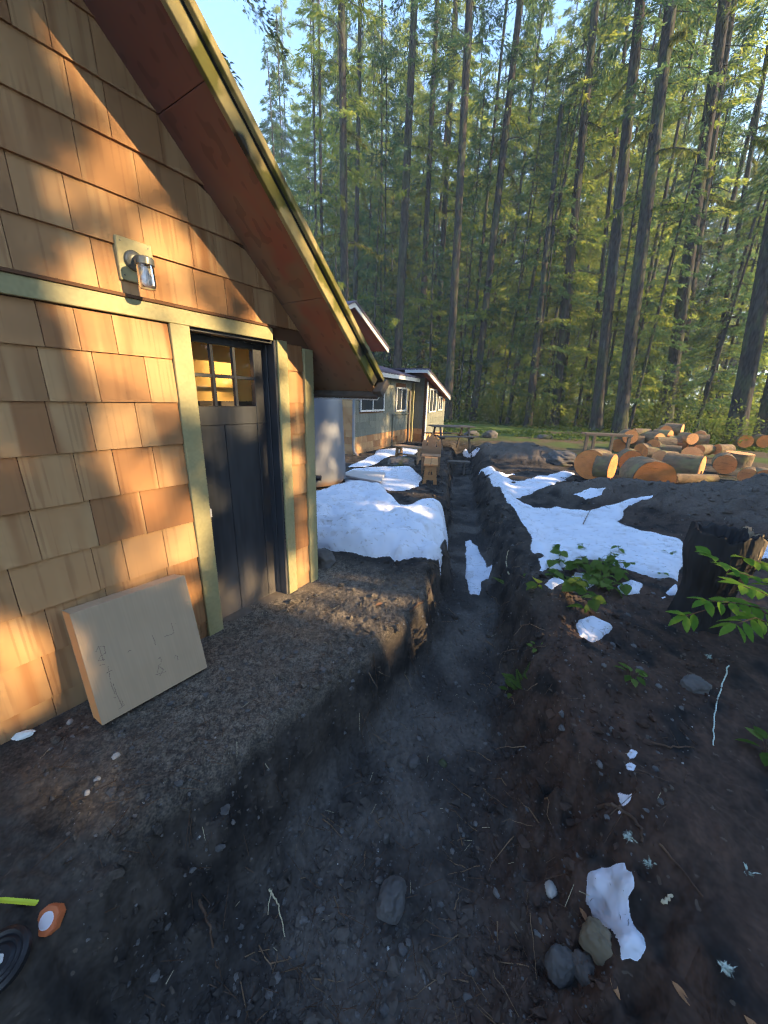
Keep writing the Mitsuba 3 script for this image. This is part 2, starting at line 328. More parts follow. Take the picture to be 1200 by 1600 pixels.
mat('m_brownrock', lambda p, n, uv: mix((.12, .095, .06), (.20, .165, .11), fbm(p.x * 14, p.y * 14, p.z * 14)), .85, lambda p, n, uv: fbm(p.x * 60, p.y * 60, p.z * 60) * .004)
mat('m_root', lambda p, n, uv: mix((.10, .06, .035), (.26, .17, .10), noise(p.x * 15, p.y * 15, p.z * 15)), .85)

# ------------------------------------------------------------------ the ground: one sheet to the horizon
def ground():
    ring = np.concatenate([[0.0], np.geomspace(.12, 22, 430), np.geomspace(22.8, 320, 56)])
    fine = np.radians(np.linspace(-22, 92, 760)); rest = np.radians(np.linspace(92, 338, 90))[1:-1]
    ang = np.concatenate([fine, rest]) + np.radians(90)
    rr, aa = np.meshgrid(ring[1:], ang, indexing='ij')
    x, y = rr * np.cos(aa), rr * np.sin(aa)
    v = np.vstack([[[0, 0, gz(0, 0)]], np.stack([x, y, terrain(x, y)], -1).reshape(-1, 3)])
    nr, na = rr.shape
    i, j = np.meshgrid(np.arange(nr - 1), np.arange(na), indexing='ij'); j2 = (j + 1) % na
    a, b, c, d = 1 + i * na + j, 1 + i * na + j2, 1 + (i + 1) * na + j2, 1 + (i + 1) * na + j
    f = np.concatenate([np.stack([a, d, c], -1).reshape(-1, 3), np.stack([a, c, b], -1).reshape(-1, 3)])
    jj = np.arange(na); f = np.vstack([f, np.stack([jj * 0, 1 + jj, 1 + (jj + 1) % na], -1)])
    setting('ground', trimesh.Trimesh(v, f, process=False), 'm_soil', label='dark dug soil with a narrow trench winding past the cabin')
ground()

# ------------------------------------------------------------------ snow lying on the ground
import shapely
from scipy import ndimage
SNOWS, SNOWPOLY = [], []
def snow_mesh(poly, thick, width, res, ragged=.06, lump=.03, fq=3.0, seed=0, holes=0.):
    """poly: ground outline (x, y). Thickness grows from the edge inwards; the edge is ragged."""
    P = Polygon(poly).buffer(0)
    x0, y0, x1, y1 = P.bounds; m = 3 * res + ragged
    X, Y = np.meshgrid(np.arange(x0 - m, x1 + m, res), np.arange(y0 - m, y1 + m, res), indexing='ij')
    shapely.prepare(P)
    pts = shapely.points(X.ravel(), Y.ravel())
    ins = shapely.contains(P, pts).reshape(X.shape)
    dist = shapely.distance(P.exterior, pts).reshape(X.shape) * np.where(ins, 1, -1)
    dist = dist + (meshkit.fbm(P3(X, Y, 1 / (ragged * 5 + .02), seed), 3) - .5) * 2 * ragged
    if holes: dist = np.minimum(dist, (meshkit.fbm(P3(X, Y, 1.5, seed + 9.), 4) - holes) * .9)
    SNOWS.append((X, Y, dist))
    t = thick * (1 - np.exp(-np.maximum(dist, 0) / width)) + lump * (meshkit.fbm(P3(X, Y, fq, seed + 2.), 4) - .5) * np.clip(dist / width, 0, 1)
    t = np.where(dist > 0, t, np.maximum(dist * 1.5, -.06))
    tz = terrain(X, Y); sm = ndimage.uniform_filter(tz, max(3, int((.05 if thick < .05 and res < .02 else .12) / res)), mode='nearest')
    SNOWPOLY.append(P.buffer(.012))
    Z = np.where(dist > 0, np.maximum(sm + t, tz + .004), tz + t)
    keep = dist > -res * 2.2
    idx = np.arange(X.size).reshape(X.shape)
    q = keep[:-1, :-1] & keep[1:, :-1] & keep[1:, 1:] & keep[:-1, 1:]
    a, b, c, d = (s[q] for s in (idx[:-1, :-1], idx[1:, :-1], idx[1:, 1:], idx[:-1, 1:]))
    f = np.vstack([np.stack([a, b, c], 1), np.stack([a, c, d], 1)])
    tm = trimesh.Trimesh(np.stack([X.ravel(), Y.ravel(), Z.ravel()], 1), f, process=False); tm.remove_unreferenced_vertices()
    return tm
def gpoly(px): return [at(*p)[:2] for p in px]
def gplane(px): return [np.mean([at(p[0] + a, p[1] + b)[:2] for a, b in ((0, 0), (9, 0), (-9, 0), (0, 9), (0, -9))], axis=0) for p in px]
SNOW = []
# the pile shed by the roof, beside the cabin corner
PILE = [(-2.9, 2.72), (-2.36, 2.96), (-2.12, 3.0), (-1.98, 3.12), (-1.86, 3.05), (-1.70, 3.30), (-1.60, 3.28), (-1.55, 3.52), (-1.66, 3.75), (-1.78, 4.2), (-1.95, 4.7), (-2.15, 5.15), (-2.5, 5.2), (-2.75, 4.8), (-3.0, 4.9), (-3.35, 5.25), (-3.8, 5.3), (-4.2, 4.8), (-4.2, 3.9), (-3.5, 3.0)]
setting('snow', snow_mesh(PILE, .25, .13, .02, .09, .30, 2.6, 1), 'm_snow', kind='stuff', label='trampled snow bank shed from the roof beside the cabin corner')
R_BIG = [(750, 735), (768, 728), (775, 738), (800, 741), (815, 735), (850, 743), (880, 737), (898, 741), (880, 752), (855, 760), (838, 765), (822, 780), (832, 797), (860, 786), (880, 796), (915, 799), (945, 787), (985, 777), (1022, 772), (1024, 778), (1000, 783), (976, 800), (962, 815), (975, 822), (1000, 832), (1062, 845), (1070, 870), (1062, 930), (1030, 936), (1052, 905), (1010, 903), (980, 890), (940, 876), (900, 876), (870, 890), (845, 893), (830, 865), (826, 840), (812, 810), (795, 785), (768, 752)]
setting('snow', snow_mesh(gpoly(R_BIG), .055, .05, .025, .11, .04, 2.4, 2, .41), 'm_snow', kind='stuff', label='broad sheet of thin snow right of the trench')
for pts, lab in [([(548, 729), (570, 716), (592, 704), (640, 698), (657, 703), (648, 713), (612, 713), (592, 723), (570, 729)], 'strip of old snow along the foot of the grey house'),
                 ([(536, 741), (552, 733), (600, 730), (640, 730), (662, 745), (658, 760), (628, 766), (600, 764), (560, 760), (540, 756)], 'streaky melting snow between the flat board and the stool'),
                 ([(722, 708), (728, 700), (750, 699), (752, 706), (740, 713)], 'small far snow remnant beside the picnic table')]:
    setting('snow', snow_mesh(gpoly(pts), .04, .05, .05, .16, .05, 2.2, 3), 'm_snow', kind='stuff', label=lab)
for pts, th, res, lab in [
    ([(727, 846), (735, 842), (748, 857), (768, 885), (765, 901), (753, 910), (749, 929), (733, 929), (728, 900)], .03, .015, 'narrow snow patch lying on the trench floor'),
    ([(893, 771), (912, 764), (930, 762), (948, 760), (941, 775), (915, 779)], .03, .03, 'thin snow patch on the dirt mound before the log pile'),
    ([(852, 914), (866, 897), (882, 905), (886, 918), (862, 923)], .035, .012, 'little snow patch left of the leafy bramble clump'),
    ([(888, 905), (900, 896), (922, 899), (930, 912), (915, 924), (898, 918)], .035, .012, 'little snow patch among the leaves of the bramble clump'),
    ([(962, 915), (985, 905), (1006, 912), (1003, 928), (980, 932), (963, 925)], .035, .012, 'little snow patch right of the leafy bramble clump'),
    ([(900, 978), (905, 967), (925, 964), (957, 980), (942, 994), (925, 1001), (906, 994)], .04, .009, 'oval snow patch alone on dark soil below the bramble clump'),
    ([(918, 1364), (940, 1353), (975, 1349), (990, 1372), (991, 1387), (982, 1402), (983, 1425), (1000, 1458), (1010, 1480), (998, 1500), (986, 1497), (970, 1503), (966, 1470), (955, 1452), (930, 1432), (916, 1405)], .030, .005, 'bone shaped snow patch beside the dark rocks in the foreground'),
    ([(981, 1178), (986, 1171), (996, 1174), (992, 1184), (984, 1186)], .018, .0035, 'tiny snow scrap, uppermost of the scraps on the right slope'),
    ([(977, 1196), (985, 1190), (995, 1196), (990, 1206), (980, 1205)], .018, .0035, 'tiny snow scrap, second from the top on the right slope'),
    ([(965, 1240), (987, 1240), (984, 1252), (974, 1259)], .018, .0035, 'small triangular snow scrap above the dark stick'),
    ([(964, 1266), (971, 1262), (973, 1270), (966, 1274)], .01, .003, 'tiniest snow scrap right at the dark stick'),
    ([(1163, 848), (1203, 844), (1230, 850), (1230, 876), (1163, 873)], .035, .02, 'snow patch right of the burnt stump'),
    ([(1082, 868), (1100, 862), (1098, 872)], .02, .015, 'snow sliver left of the burnt stump')]:
    g = np.array(gplane(pts) if res < .013 else gpoly(pts)); e = .04 if res > .01 else .012
    solo('snow_patch', snow_mesh(g, th, .04 if res > .01 else .015, res, e if res > .008 else .006, .02, 6., len(labels)), 'm_snow', lab, 'snow patch', smooth=True)

# ------------------------------------------------------------------ the cedar cabin
W = -2.3                                     # sheathing plane of the gable wall
RIDGE = -1.2
def zs(y): return 3.134 - .939 * (abs(y - RIDGE) + RIDGE - 1.149)      # underside of the roof overhang
cabin = thing('wooden_cabin', 'cedar shingled cabin gable with black door and mossy rake board', 'cabin')
bays = [(-4.7, 1.30), (1.98, 2.32)]
def gable(y0, y1, z0=-.3):
    ys = sorted({y0, y1, *([RIDGE] if y0 < RIDGE < y1 else [])})
    return Polygon([(y0, z0)] + [(y1, z0)] + [(y, zs(y) + .06) for y in reversed(ys)])
wp = gable(-4.7, 2.31).difference(Polygon([(1.31, -.4), (1.975, -.4), (1.975, 2.07), (1.31, 2.07)]))
wm = trimesh.creation.extrude_polygon(wp, .09, engine='earcut'); v = np.asarray(wm.vertices)
wall = part('wall', cabin, trimesh.Trimesh(np.stack([W - .09 + v[:, 2], v[:, 0], v[:, 1]], 1), wm.faces, process=False), 'm_cedar_back')
def shingle(y0, y1, zb, zt, seed):
    r = np.random.default_rng(seed)
    j = r.uniform(-.0012, .0012, 2); t = r.uniform(.011, .015); k = r.uniform(-.002, .003)
    z0a, z0b = zb + j[0], zb + j[1]
    za, zc = min(zt, zs(y0) + .05), min(zt, zs(y1) + .05)
    if za < z0a + .02 and zc < z0b + .02: return None
    za, zc = max(za, z0a + .01), max(zc, z0b + .01)
    X0, X1 = W + .004, W + .0005
    V = [[X0, y0, z0a], [X0, y1, z0b], [X0 + t + k, y1, z0b], [X0 + t + k, y0, z0a],
         [X1, y0, za], [X1, y1, zc], [X1 + .004, y1, zc], [X1 + .004, y0, za]]
    Fq = np.array([[0, 1, 2, 3], [3, 2, 6, 7], [7, 6, 5, 4], [0, 3, 7, 4], [1, 5, 6, 2]])
    return trimesh.Trimesh(V, np.vstack([Fq[:, [0, 1, 2]], Fq[:, [0, 2, 3]]])[:, ::-1], process=False)
COURSES = [3.42, 3.21, 3.0, 2.789, 2.570, 2.354, 2.142, None, 1.85, 1.613, 1.372, 1.123, .87, .62, .37, .12, -.13]
TOPS = [3.66, 3.45, 3.24, 3.03, 2.82, 2.60, 2.385, None, 2.035, 1.88, 1.64, 1.40, 1.15, .90, .65, .40, .15]
JOINTS = {3: [.52, .62], 6: [.57]}
sn = 0
def lay(y0, y1, zb, zt, wlo, whi):
    global sn
    y = y0 + rng.uniform(0, .05)
    edges = [y0]
    while y < y1 - wlo:
        y += rng.uniform(wlo, whi); edges.append(min(y, y1))
    if y1 - edges[-1] > .02: edges.append(y1)
    for a, b in zip(edges[:-1], edges[1:]):
        sn += 1; m = shingle(a + .0016, b - .0016, zb, zt, sn)
        if m is not None:
            r = np.random.default_rng(900 + sn).uniform(0, 1, 2)
            part('shingle', wall, m, 'm_cedar', uv=np.tile(r, (8, 1)))
for zb, zt in zip(COURSES, TOPS):
    if zb is None: continue
    if zb > 2.1:
        lay(-.45, 2.3, zb, zt, .12, .33)
    else:
        lay(-.45, 1.215, zb, zt, .13, .34); lay(2.072, 2.235, zb, zt, .13, .2)
# trim boards
part('belly_band', cabin, box((W, -4.7, 2.040), (W + .026, 1.942, 2.122)), 'm_trim')
part('drip_cap', cabin, box((W, -4.7, 2.1225), (W + .034, 1.97, 2.139), .002), 'm_cedar_back')
part('door_casing', cabin, box((W, 1.217, -.25), (W + .027, 1.330, 2.0385)), 'm_trim')
part('door_casing', cabin, box((W, 1.978, -.25), (W + .027, 2.070, 2.05)), 'm_trim')
part('corner_board', cabin, box((W, 2.238, -.25), (W + .03, 2.335, 2.02)), 'm_trim')
part('corner_board', cabin, box((W - .09, 2.312, -.25), (W - .001, 2.34, 2.0)), 'm_trim')
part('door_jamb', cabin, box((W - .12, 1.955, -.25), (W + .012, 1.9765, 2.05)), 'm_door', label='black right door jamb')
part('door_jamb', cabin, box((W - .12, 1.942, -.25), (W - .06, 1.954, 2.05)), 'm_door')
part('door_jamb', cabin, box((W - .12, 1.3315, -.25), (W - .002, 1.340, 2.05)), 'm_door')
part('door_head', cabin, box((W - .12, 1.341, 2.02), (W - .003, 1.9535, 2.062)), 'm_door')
part('threshold', cabin, box((W - .12, 1.341, -.06), (W + .0, 1.954, -.005)), 'm_oldwood')
# the door: three boards below a six-light window
DX = W - .10
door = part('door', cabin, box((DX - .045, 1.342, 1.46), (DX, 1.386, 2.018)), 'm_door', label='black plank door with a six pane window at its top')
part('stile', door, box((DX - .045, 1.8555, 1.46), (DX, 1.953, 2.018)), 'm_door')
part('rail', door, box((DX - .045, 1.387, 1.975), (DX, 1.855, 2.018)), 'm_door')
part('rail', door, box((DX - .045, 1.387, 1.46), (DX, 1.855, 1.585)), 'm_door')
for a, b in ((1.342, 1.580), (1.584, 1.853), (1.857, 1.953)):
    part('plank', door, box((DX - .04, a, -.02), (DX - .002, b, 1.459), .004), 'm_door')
ys_ = [1.387, 1.535, 1.700, 1.855]; zs_ = [1.586, 1.780, 1.974]
for y in ys_[1:3]: part('muntin', door, box((DX - .03, y - .011, 1.586), (DX - .002, y + .011, 1.974), .002), 'm_door')
for k in range(3):
    a, b = ys_[k] + (.0115 if k else 0), ys_[k + 1] - (.0115 if k < 2 else 0)
    part('muntin', door, box((DX - .03, a, zs_[1] - .011), (DX - .003, b, zs_[1] + .011), .002), 'm_door')
    for j in range(2):
        lo, hi = zs_[j] + (.0115 if j else 0), zs_[j + 1] - (.0115 if not j else 0)
        V = [[DX - .02, a, lo], [DX - .02, b, lo], [DX - .02, b, hi], [DX - .02, a, hi]]
        part('pane', door, (np.array(V), np.array([[0, 1, 2], [0, 2, 3]])), 'm_pane')
part('strike_plate', cabin, box((W + .0275, 1.325, .87), (W + .031, 1.336, .93), .001), 'm_white')
# inside: side wall and roof boards of the cabin, far roof slope left open to let daylight in
part('interior_wall', cabin, box((-6.6, 2.01, 0), (W - .095, 2.03, 2.27), 0), 'm_ply')
for k_, (a, b) in enumerate(((1.60, 1.795), (1.799, 2.04), (1.30, 1.596))): part('sun_catch_board', cabin, box((-2.62, 1.15, a), (-2.60, 2.005, b), .003), 'm_ply')  # boards added close behind the panes to catch sun and look golden
part('interior_beam', cabin, box((-2.595, 1.15, 1.52), (-2.565, 2.005, 1.615), .004), 'm_oldwood')
part('interior_floor', cabin, box((-6.6, -4.7, -.1), (W - .125, 2.2, -.02), 0), 'm_ply')
part('side_wall', cabin, box((-6.7, 2.235, -.3), (W - .091, 2.31, 2.0), 0), 'm_cedar_back')
part('back_wall', cabin, box((-6.7, -4.7, -.3), (-6.62, 2.2, 2.0), 0), 'm_ply')
# roof: boards of the overhang, rake boards, covering
SL = np.array([0, 1, -.939]); SL /= np.linalg.norm(SL); NR = np.array([0, -SL[2], SL[1]])
AX = np.array([[1, 0, 0], SL, NR])
def slope_box(x0, x1, y0, y1, n0, n1, c=.003):
    o = np.array([0, RIDGE, zs(RIDGE)]); s = math.hypot(1, .939)
    return obox(o, AX, (x0, (y0 - RIDGE) * s, n0), (x1, (y1 - RIDGE) * s, n1), c)
e = [-1.19, .05, 1.30, 2.045, 2.654]
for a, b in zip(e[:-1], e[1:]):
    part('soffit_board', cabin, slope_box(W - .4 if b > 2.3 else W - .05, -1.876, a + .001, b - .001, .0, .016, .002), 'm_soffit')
roof = part('roof', cabin, slope_box(-6.9, -1.84, RIDGE, 2.69, .073, .098), 'm_roofing')
part('ceiling_board', cabin, slope_box(-6.6, W - .10, RIDGE, 2.2, .03, .05), 'm_ply')
part('roof', cabin, trimesh.Trimesh(np.asarray(slope_box(-3.1, -1.84, RIDGE, 2.69, .073, .098).vertices) * [1, -1, 1] + [0, 2 * RIDGE, 0], slope_box(-3.1, -1.84, RIDGE, 2.69, .073, .098).faces[:, ::-1], process=False), 'm_roofing')  # far slope stops short so that daylight reaches the interior
part('rake_board', cabin, slope_box(-1.875, -1.845, RIDGE, 2.60, -.012, .062), 'm_mossy', label='mossy olive lower rake board')
part('roof_edge_board', cabin, slope_box(-1.842, -1.812, RIDGE, 2.625, .068, .104), 'm_mossy', label='weathered upper rake board along the roof edge')
part('eave_board', cabin, slope_box(-6.9, -1.846, 2.655, 2.68, -.05, .0725), 'm_oldwood')
part('drip_edge', cabin, slope_box(-6.9, -1.846, 2.6805, 2.686, -.055, .02, .001), 'm_white')
part('rake_end', cabin, slope_box(-1.88, -1.80, 2.63, 2.676, -.03, .110), 'm_oldwood')
part('rafter_tail', cabin, slope_box(-2.62, -2.56, 2.36, 2.65, -.11, -.002), 'm_oldwood')
# wall lamp on its block
lamp = thing('wall_lamp', 'grey jar lamp with clear glass on a square block above the door', 'lamp')
part('mounting_block', lamp, box((W + .002, 1.000, 2.198), (W + .034, 1.170, 2.39), .004), 'm_trim')
for y, z in ((1.02, 2.37), (1.148, 2.37), (1.02, 2.222)):
    part('screw', lamp, disc((W + .035, y, z), (1, 0, 0), .0035, .003, 10), 'm_ironpaint')
c0 = np.array([W + .0345, 1.072, 2.295])
part('back_plate', lamp, lathe([[0, 0], [.046, 0], [.046, .008], [.040, .016], [.02, .022], [0, .024]], c0, (1, 0, 0)), 'm_ironpaint', smooth=40)
CL = np.array([-2.165, 1.073, 2.28])
part('arm', lamp, tube([c0 + [.015, 0, 0], c0 + [.05, 0, .004], CL + [-.02, 0, .002]], [.018, .016, .016], 14), 'm_ironpaint', smooth=40)
part('cap', lamp, lathe([[0, .022], [.026, .020], [.040, .014], [.043, .008], [.043, -.018], [.036, -.020], [0, -.018]], CL), 'm_ironpaint', smooth=40)
part('jar', lamp, lathe([[.038, -.021], [.040, -.035], [.0385, -.04], [.040, -.046], [.0385, -.052], [.040, -.06], [.040, -.105], [.034, -.122], [.0, -.125], [.0, -.1225], [.0325, -.1195], [.0375, -.104], [.0375, -.022], [.038, -.021]], CL), 'm_glass', smooth=50)
part('bulb', lamp, lathe([[.011, -.022], [.013, -.045], [.024, -.066], [.027, -.082], [.022, -.1], [.010, -.109], [0, -.111]], CL), 'm_bulb', smooth=50)
# cardboard box leaning on the wall
bl, br = np.array([-1.970, .450, .040]), np.array([-1.950, 1.006, .030])
tl = np.array([-2.122, .451, .624])
u = br - bl; wid = np.linalg.norm(u); u /= wid
v_ = tl - bl; v_ -= u * (v_ @ u); hei = np.linalg.norm(v_); v_ /= hei
nn = np.cross(u, v_); nn = nn if nn[0] > 0 else -nn
boxk = thing('cardboard_box', 'tan cardboard box with faint marker scribbles leaning on the shingles', 'box')
AXB = np.stack([u, v_, nn])
def bpanel(lo, hi, c=.002): return obox(bl, AXB, lo, hi, c)
TB = .15
part('front_panel', boxk, bpanel((0, 0, -.004), (wid, hei, 0)), 'm_cardboard')
part('back_panel', boxk, bpanel((0, 0, -TB), (wid, hei, -TB + .004)), 'm_cardboard')
part('side_panel', boxk, bpanel((0, 0, -TB + .0045), (.004, hei, -.0045)), 'm_cardside_bounce', label='left side of the box, coloured orange for bounced light')
part('side_panel', boxk, bpanel((wid - .004, 0, -TB + .0045), (wid, hei, -.0045)), 'm_cardboard')
part('end_panel', boxk, bpanel((.0045, hei - .004, -TB + .0045), (wid - .0045, hei, -.0045)), 'm_cardboard')
part('end_panel', boxk, bpanel((.0045, 0, -TB + .0045), (wid - .0045, .004, -.0045)), 'm_cardboard')
def strokes(lines):
    ms = []
    for L in lines:
        L = np.array(L, float); P = bl + (L[:, :1] * wid) * u + (L[:, 1:] * hei) * v_ + nn * .0003
        for a, b in zip(P[:-1], P[1:]):
            d = b - a; l = np.linalg.norm(d); d /= l; s = np.cross(nn, d) * .0013
            ms.append(trimesh.Trimesh([a - s, b - s, b + s, a + s], [[0, 1, 2], [0, 2, 3]], process=False))
    return cat(ms)
SC = [[(.10, .62), (.13, .66), (.17, .64), (.165, .58), (.12, .57), (.10, .54), (.15, .53)], [(.13, .66), (.135, .52)], [(.10, .50), (.14, .49)], [(.155, .46), (.145, .34)], [(.13, .41), (.18, .415)],
      [(.14, .33), (.145, .25), (.15, .2)], [(.155, .30), (.16, .2), (.17, .12), (.175, .07)], [(.13, .18), (.15, .17)], [(.14, .06), (.2, .075)], [(.185, .13), (.19, .09), (.165, .09)],
      [(.33, .50), (.345, .515), (.36, .505)], [(.56, .56), (.57, .49), (.565, .46)], [(.555, .32), (.585, .33), (.575, .27), (.55, .26), (.52, .2)], [(.55, .25), (.58, .2), (.53, .16)], [(.50, .19), (.60, .17)],
      [(.66, .50), (.74, .49), (.76, .50), (.755, .60)], [(.79, .575), (.795, .58)], [(.70, .25), (.715, .275), (.735, .26), (.73, .22)]]
part('marker_writing', boxk, strokes(SC), 'm_ink', label='faint dark marker scribble on the box front', kind='stuff')

# ------------------------------------------------------------------ the grey house behind
HO, HU = np.array([-6.81, 8.58]), np.array([-.15551, .98783]); HN = np.array([HU[1], -HU[0]])
HAX = np.array([[HU[0], HU[1], 0], [HN[0], HN[1], 0], [0, 0, 1]])      # rows: along the wall, out of the wall, up
H0 = np.array([HO[0], HO[1], 0])
HAXR = np.array([HAX[1], HAX[0] * -1, HAX[2]])
def hbox(s, o, z, c=.003):
    m = box((s[0], o[0], z[0]), (s[1], o[1], z[1]), c); v = np.asarray(m.vertices)
    w = H0 + v @ HAX
    return trimesh.Trimesh(w, m.faces[:, ::-1], process=False)          # the frame is left handed
def hpt(s, o, z): return H0 + np.array([s, o, z]) @ HAX
house = thing('grey_house', 'low grey shingled house with white windows and purple roof behind the tank', 'house')
S1 = 4.62
hw = part('wall', house, cat([hbox((0, S1), (-.12, 0), (-.3, 2.34), 0), hbox((-.0, .12), (-6, -.121), (-.3, 2.34), 0)]), 'm_cedar_back')
PJ = .58                                   # the wing stands this far in front
wing = part('wing_wall', house, cat([hbox((S1, S1 + .12), (0.001, PJ), (-.3, 2.45), 0), hull([hpt(a, o, z) for a, zt in ((S1 + .121, 2.35), (7.2, 1.66)) for o in (PJ - .12, PJ) for z in (-.3, zt)])]), 'm_cedar_back')
hn = 0
def lap(s0, s1, o0, o1, z, along, mat_, holder, hgt=.245):
    """one row of lap boards, cut into lengths; along = 0 the long wall, 1 the end wall"""
    global hn
    a, b = (s0, s1) if along == 0 else (o0, o1)
    r = np.random.default_rng(300 + hn); hn += 1
    x = a
    while x < b - .05:
        y = min(b, x + r.uniform(.35, .95))
        if b - y < .2: y = b
        t = r.uniform(0, 1, 2)
        zz = z + r.uniform(-.004, .004)
        if along == 0: V = [(x + .003, s) for s in (0,)]; P = [hpt(x + .003, o0 + .004, zz), hpt(y - .003, o0 + .004, zz), hpt(y - .003, o0 + .022, zz), hpt(x + .003, o0 + .022, zz), hpt(x + .003, o0 + .001, zz + hgt), hpt(y - .003, o0 + .001, zz + hgt), hpt(y - .003, o0 + .006, zz + hgt), hpt(x + .003, o0 + .006, zz + hgt)]
        else: P = [hpt(s0 - .004, x + .003, zz), hpt(s0 - .004, y - .003, zz), hpt(s0 - .022, y - .003, zz), hpt(s0 - .022, x + .003, zz), hpt(s0 - .001, x + .003, zz + hgt), hpt(s0 - .001, y - .003, zz + hgt), hpt(s0 - .006, y - .003, zz + hgt), hpt(s0 - .006, x + .003, zz + hgt)]
        m = trimesh.convex.convex_hull(np.array(P)) if False else trimesh.Trimesh(P, [[0, 1, 2], [0, 2, 3], [3, 2, 6], [3, 6, 7], [7, 6, 5], [7, 5, 4], [0, 3, 7], [0, 7, 4], [1, 5, 6], [1, 6, 2]], process=False)
        part('shake', holder, m, mat_, uv=np.tile(t, (8, 1)))
        x = y
def window(s, o, z, along, holder, n=2, glass='m_darkglass'):
    """white window: outer frame, middle bar, panes"""
    s0, s1 = s
    if along == 0: B = lambda a, b, z0, z1, d0, d1: hbox((a, b), (o + d0, o + d1), (z0, z1), .003)
    else: B = lambda a, b, z0, z1, d0, d1: hbox((o - d1, o - d0), (a, b), (z0, z1), .003)
    f = .055
    w = part('window', holder, cat([B(s0, s0 + f, z[0], z[1], .0, .045), B(s1 - f, s1, z[0], z[1], .0, .045), B(s0 + f, s1 - f, z[0], z[0] + f, .0, .045), B(s0 + f, s1 - f, z[1] - f, z[1], .0, .045)]), 'm_white')
    d = (s1 - s0 - 2 * f) / n
    for k in range(n):
        a = s0 + f + k * d
        if k: part('mullion', w, B(a - .022, a + .022, z[0] + f, z[1] - f, .004, .038), 'm_white')
        part('pane', w, B(a + (.023 if k else .001), a + d - (.023 if k < n - 1 else .001), z[0] + f + .001, z[1] - f - .001, .006, .016), glass)
def spans(a, b, holes, z, h):
    cut = [(p, q) for p, q, z0, z1 in holes if z < z1 - .04 and z + h * .8 > z0 + .02]
    out, x = [], a
    for p, q in sorted(cut):
        if p > x + .06: out.append((x, p))
        x = max(x, q)
    if b > x + .06: out.append((x, b))
    return out
WIN = [(.30, 1.95, 1.24, 2.18), (2.93, 3.90, 1.20, 2.03)]
z, k = -.08, 0
while z < 2.25:
    m_ = 'm_cedar' if z < .50 else 'm_greyshake'
    for a, b in spans(0.06, S1, WIN, z, .2): lap(a, b, 0, 0, z, 0, m_, hw)
    if z < 2.2:
        for a, b in spans(-1.7, -.02, [(-1.25, -.45, 1.0, 2.1)], z, .2): lap(0, 0, a, b, z, 1, 'm_cedar', hw)
        lap(S1, 0, .03, PJ - .1, z, 1, m_, wing)
    for a, b in spans(S1 + .1, min(7.2, 3.75 + (2.55 - .2 - z) / .273), [(4.85, 5.75, 1.15, 2.05), (6.05, 6.65, 1.2, 1.85)], z, .2): lap(a, b, PJ, 0, z, 0, 'm_cedar' if z < .3 else 'm_greyshake', wing)
    z += .205
for a, b, z0, z1 in WIN: window((a, b), 0.022, (z0, z1), 0, house)
window((4.85, 5.75), PJ + .022, (1.15, 2.05), 0, house); window((6.05, 6.65), PJ + .022, (1.2, 1.78), 0, house)
window((-1.25, -.45), -.022, (1.0, 2.1), 1, house, 1, 'm_greyglass')
part('corner_board', house, hbox((-.03, .055), (.0, .032), (-.25, 2.3)), 'm_greyshake', uv=np.tile([.9, .5], (len(hbox((-.03, .055), (.0, .032), (-.25, 2.3)).vertices), 1)))
part('corner_board', house, hbox((S1 - .03, S1 + .09), (PJ + .001, PJ + .034), (-.25, 2.28)), 'm_white', label='sunlit pale corner board of the wing')
part('porch_post', house, hbox((S1 - .13, S1 - .03), (.03, .11), (-.25, 2.24)), 'm_trim')
dp = part('downspout', house, tube([hpt(-.08, .05, 2.25), hpt(-.08, .05, .25), hpt(-.09, .08, .12), hpt(-.12, .22, .02)], .042, 12), 'm_tank', smooth=50)
part('drain_pipe', house, tube([hpt(2.69, .05, -.02), hpt(2.69, .05, 1.10), hpt(4.42, .05, 1.10)], .022, 8), 'm_greyshake', uv=np.tile([.1, .1], (26, 1)))
part('drain_pipe', house, tube([hpt(4.20, .06, -.05), hpt(4.20, .06, 1.95)], .04, 8), 'm_oldwood')
# main roof: low slope with a hipped far end; white fascia
def slab(P, t):
    P = np.asarray(P, float); n = np.cross(P[1] - P[0], P[2] - P[0]); n /= np.linalg.norm(n)
    return hull(np.vstack([P, P - n * t * np.sign(n[2])]))
def slab_dn(P, t):
    P = np.asarray(P, float); return hull(np.vstack([P, P - [0, 0, t]]))
part('roof', house, slab_dn([hpt(-.6, .44, 2.42), hpt(4.24, .44, 2.42), hpt(2.6, -2.2, 3.12), hpt(-.6, -2.2, 3.12)], .05), 'm_purpleroof')
part('fascia', house, hbox((-.6, 4.22), (.405, .43), (2.25, 2.375)), 'm_white')
part('soffit', house, hbox((-.6, 4.2), (.023, .40), (2.345, 2.36), 0), 'm_oldwood')
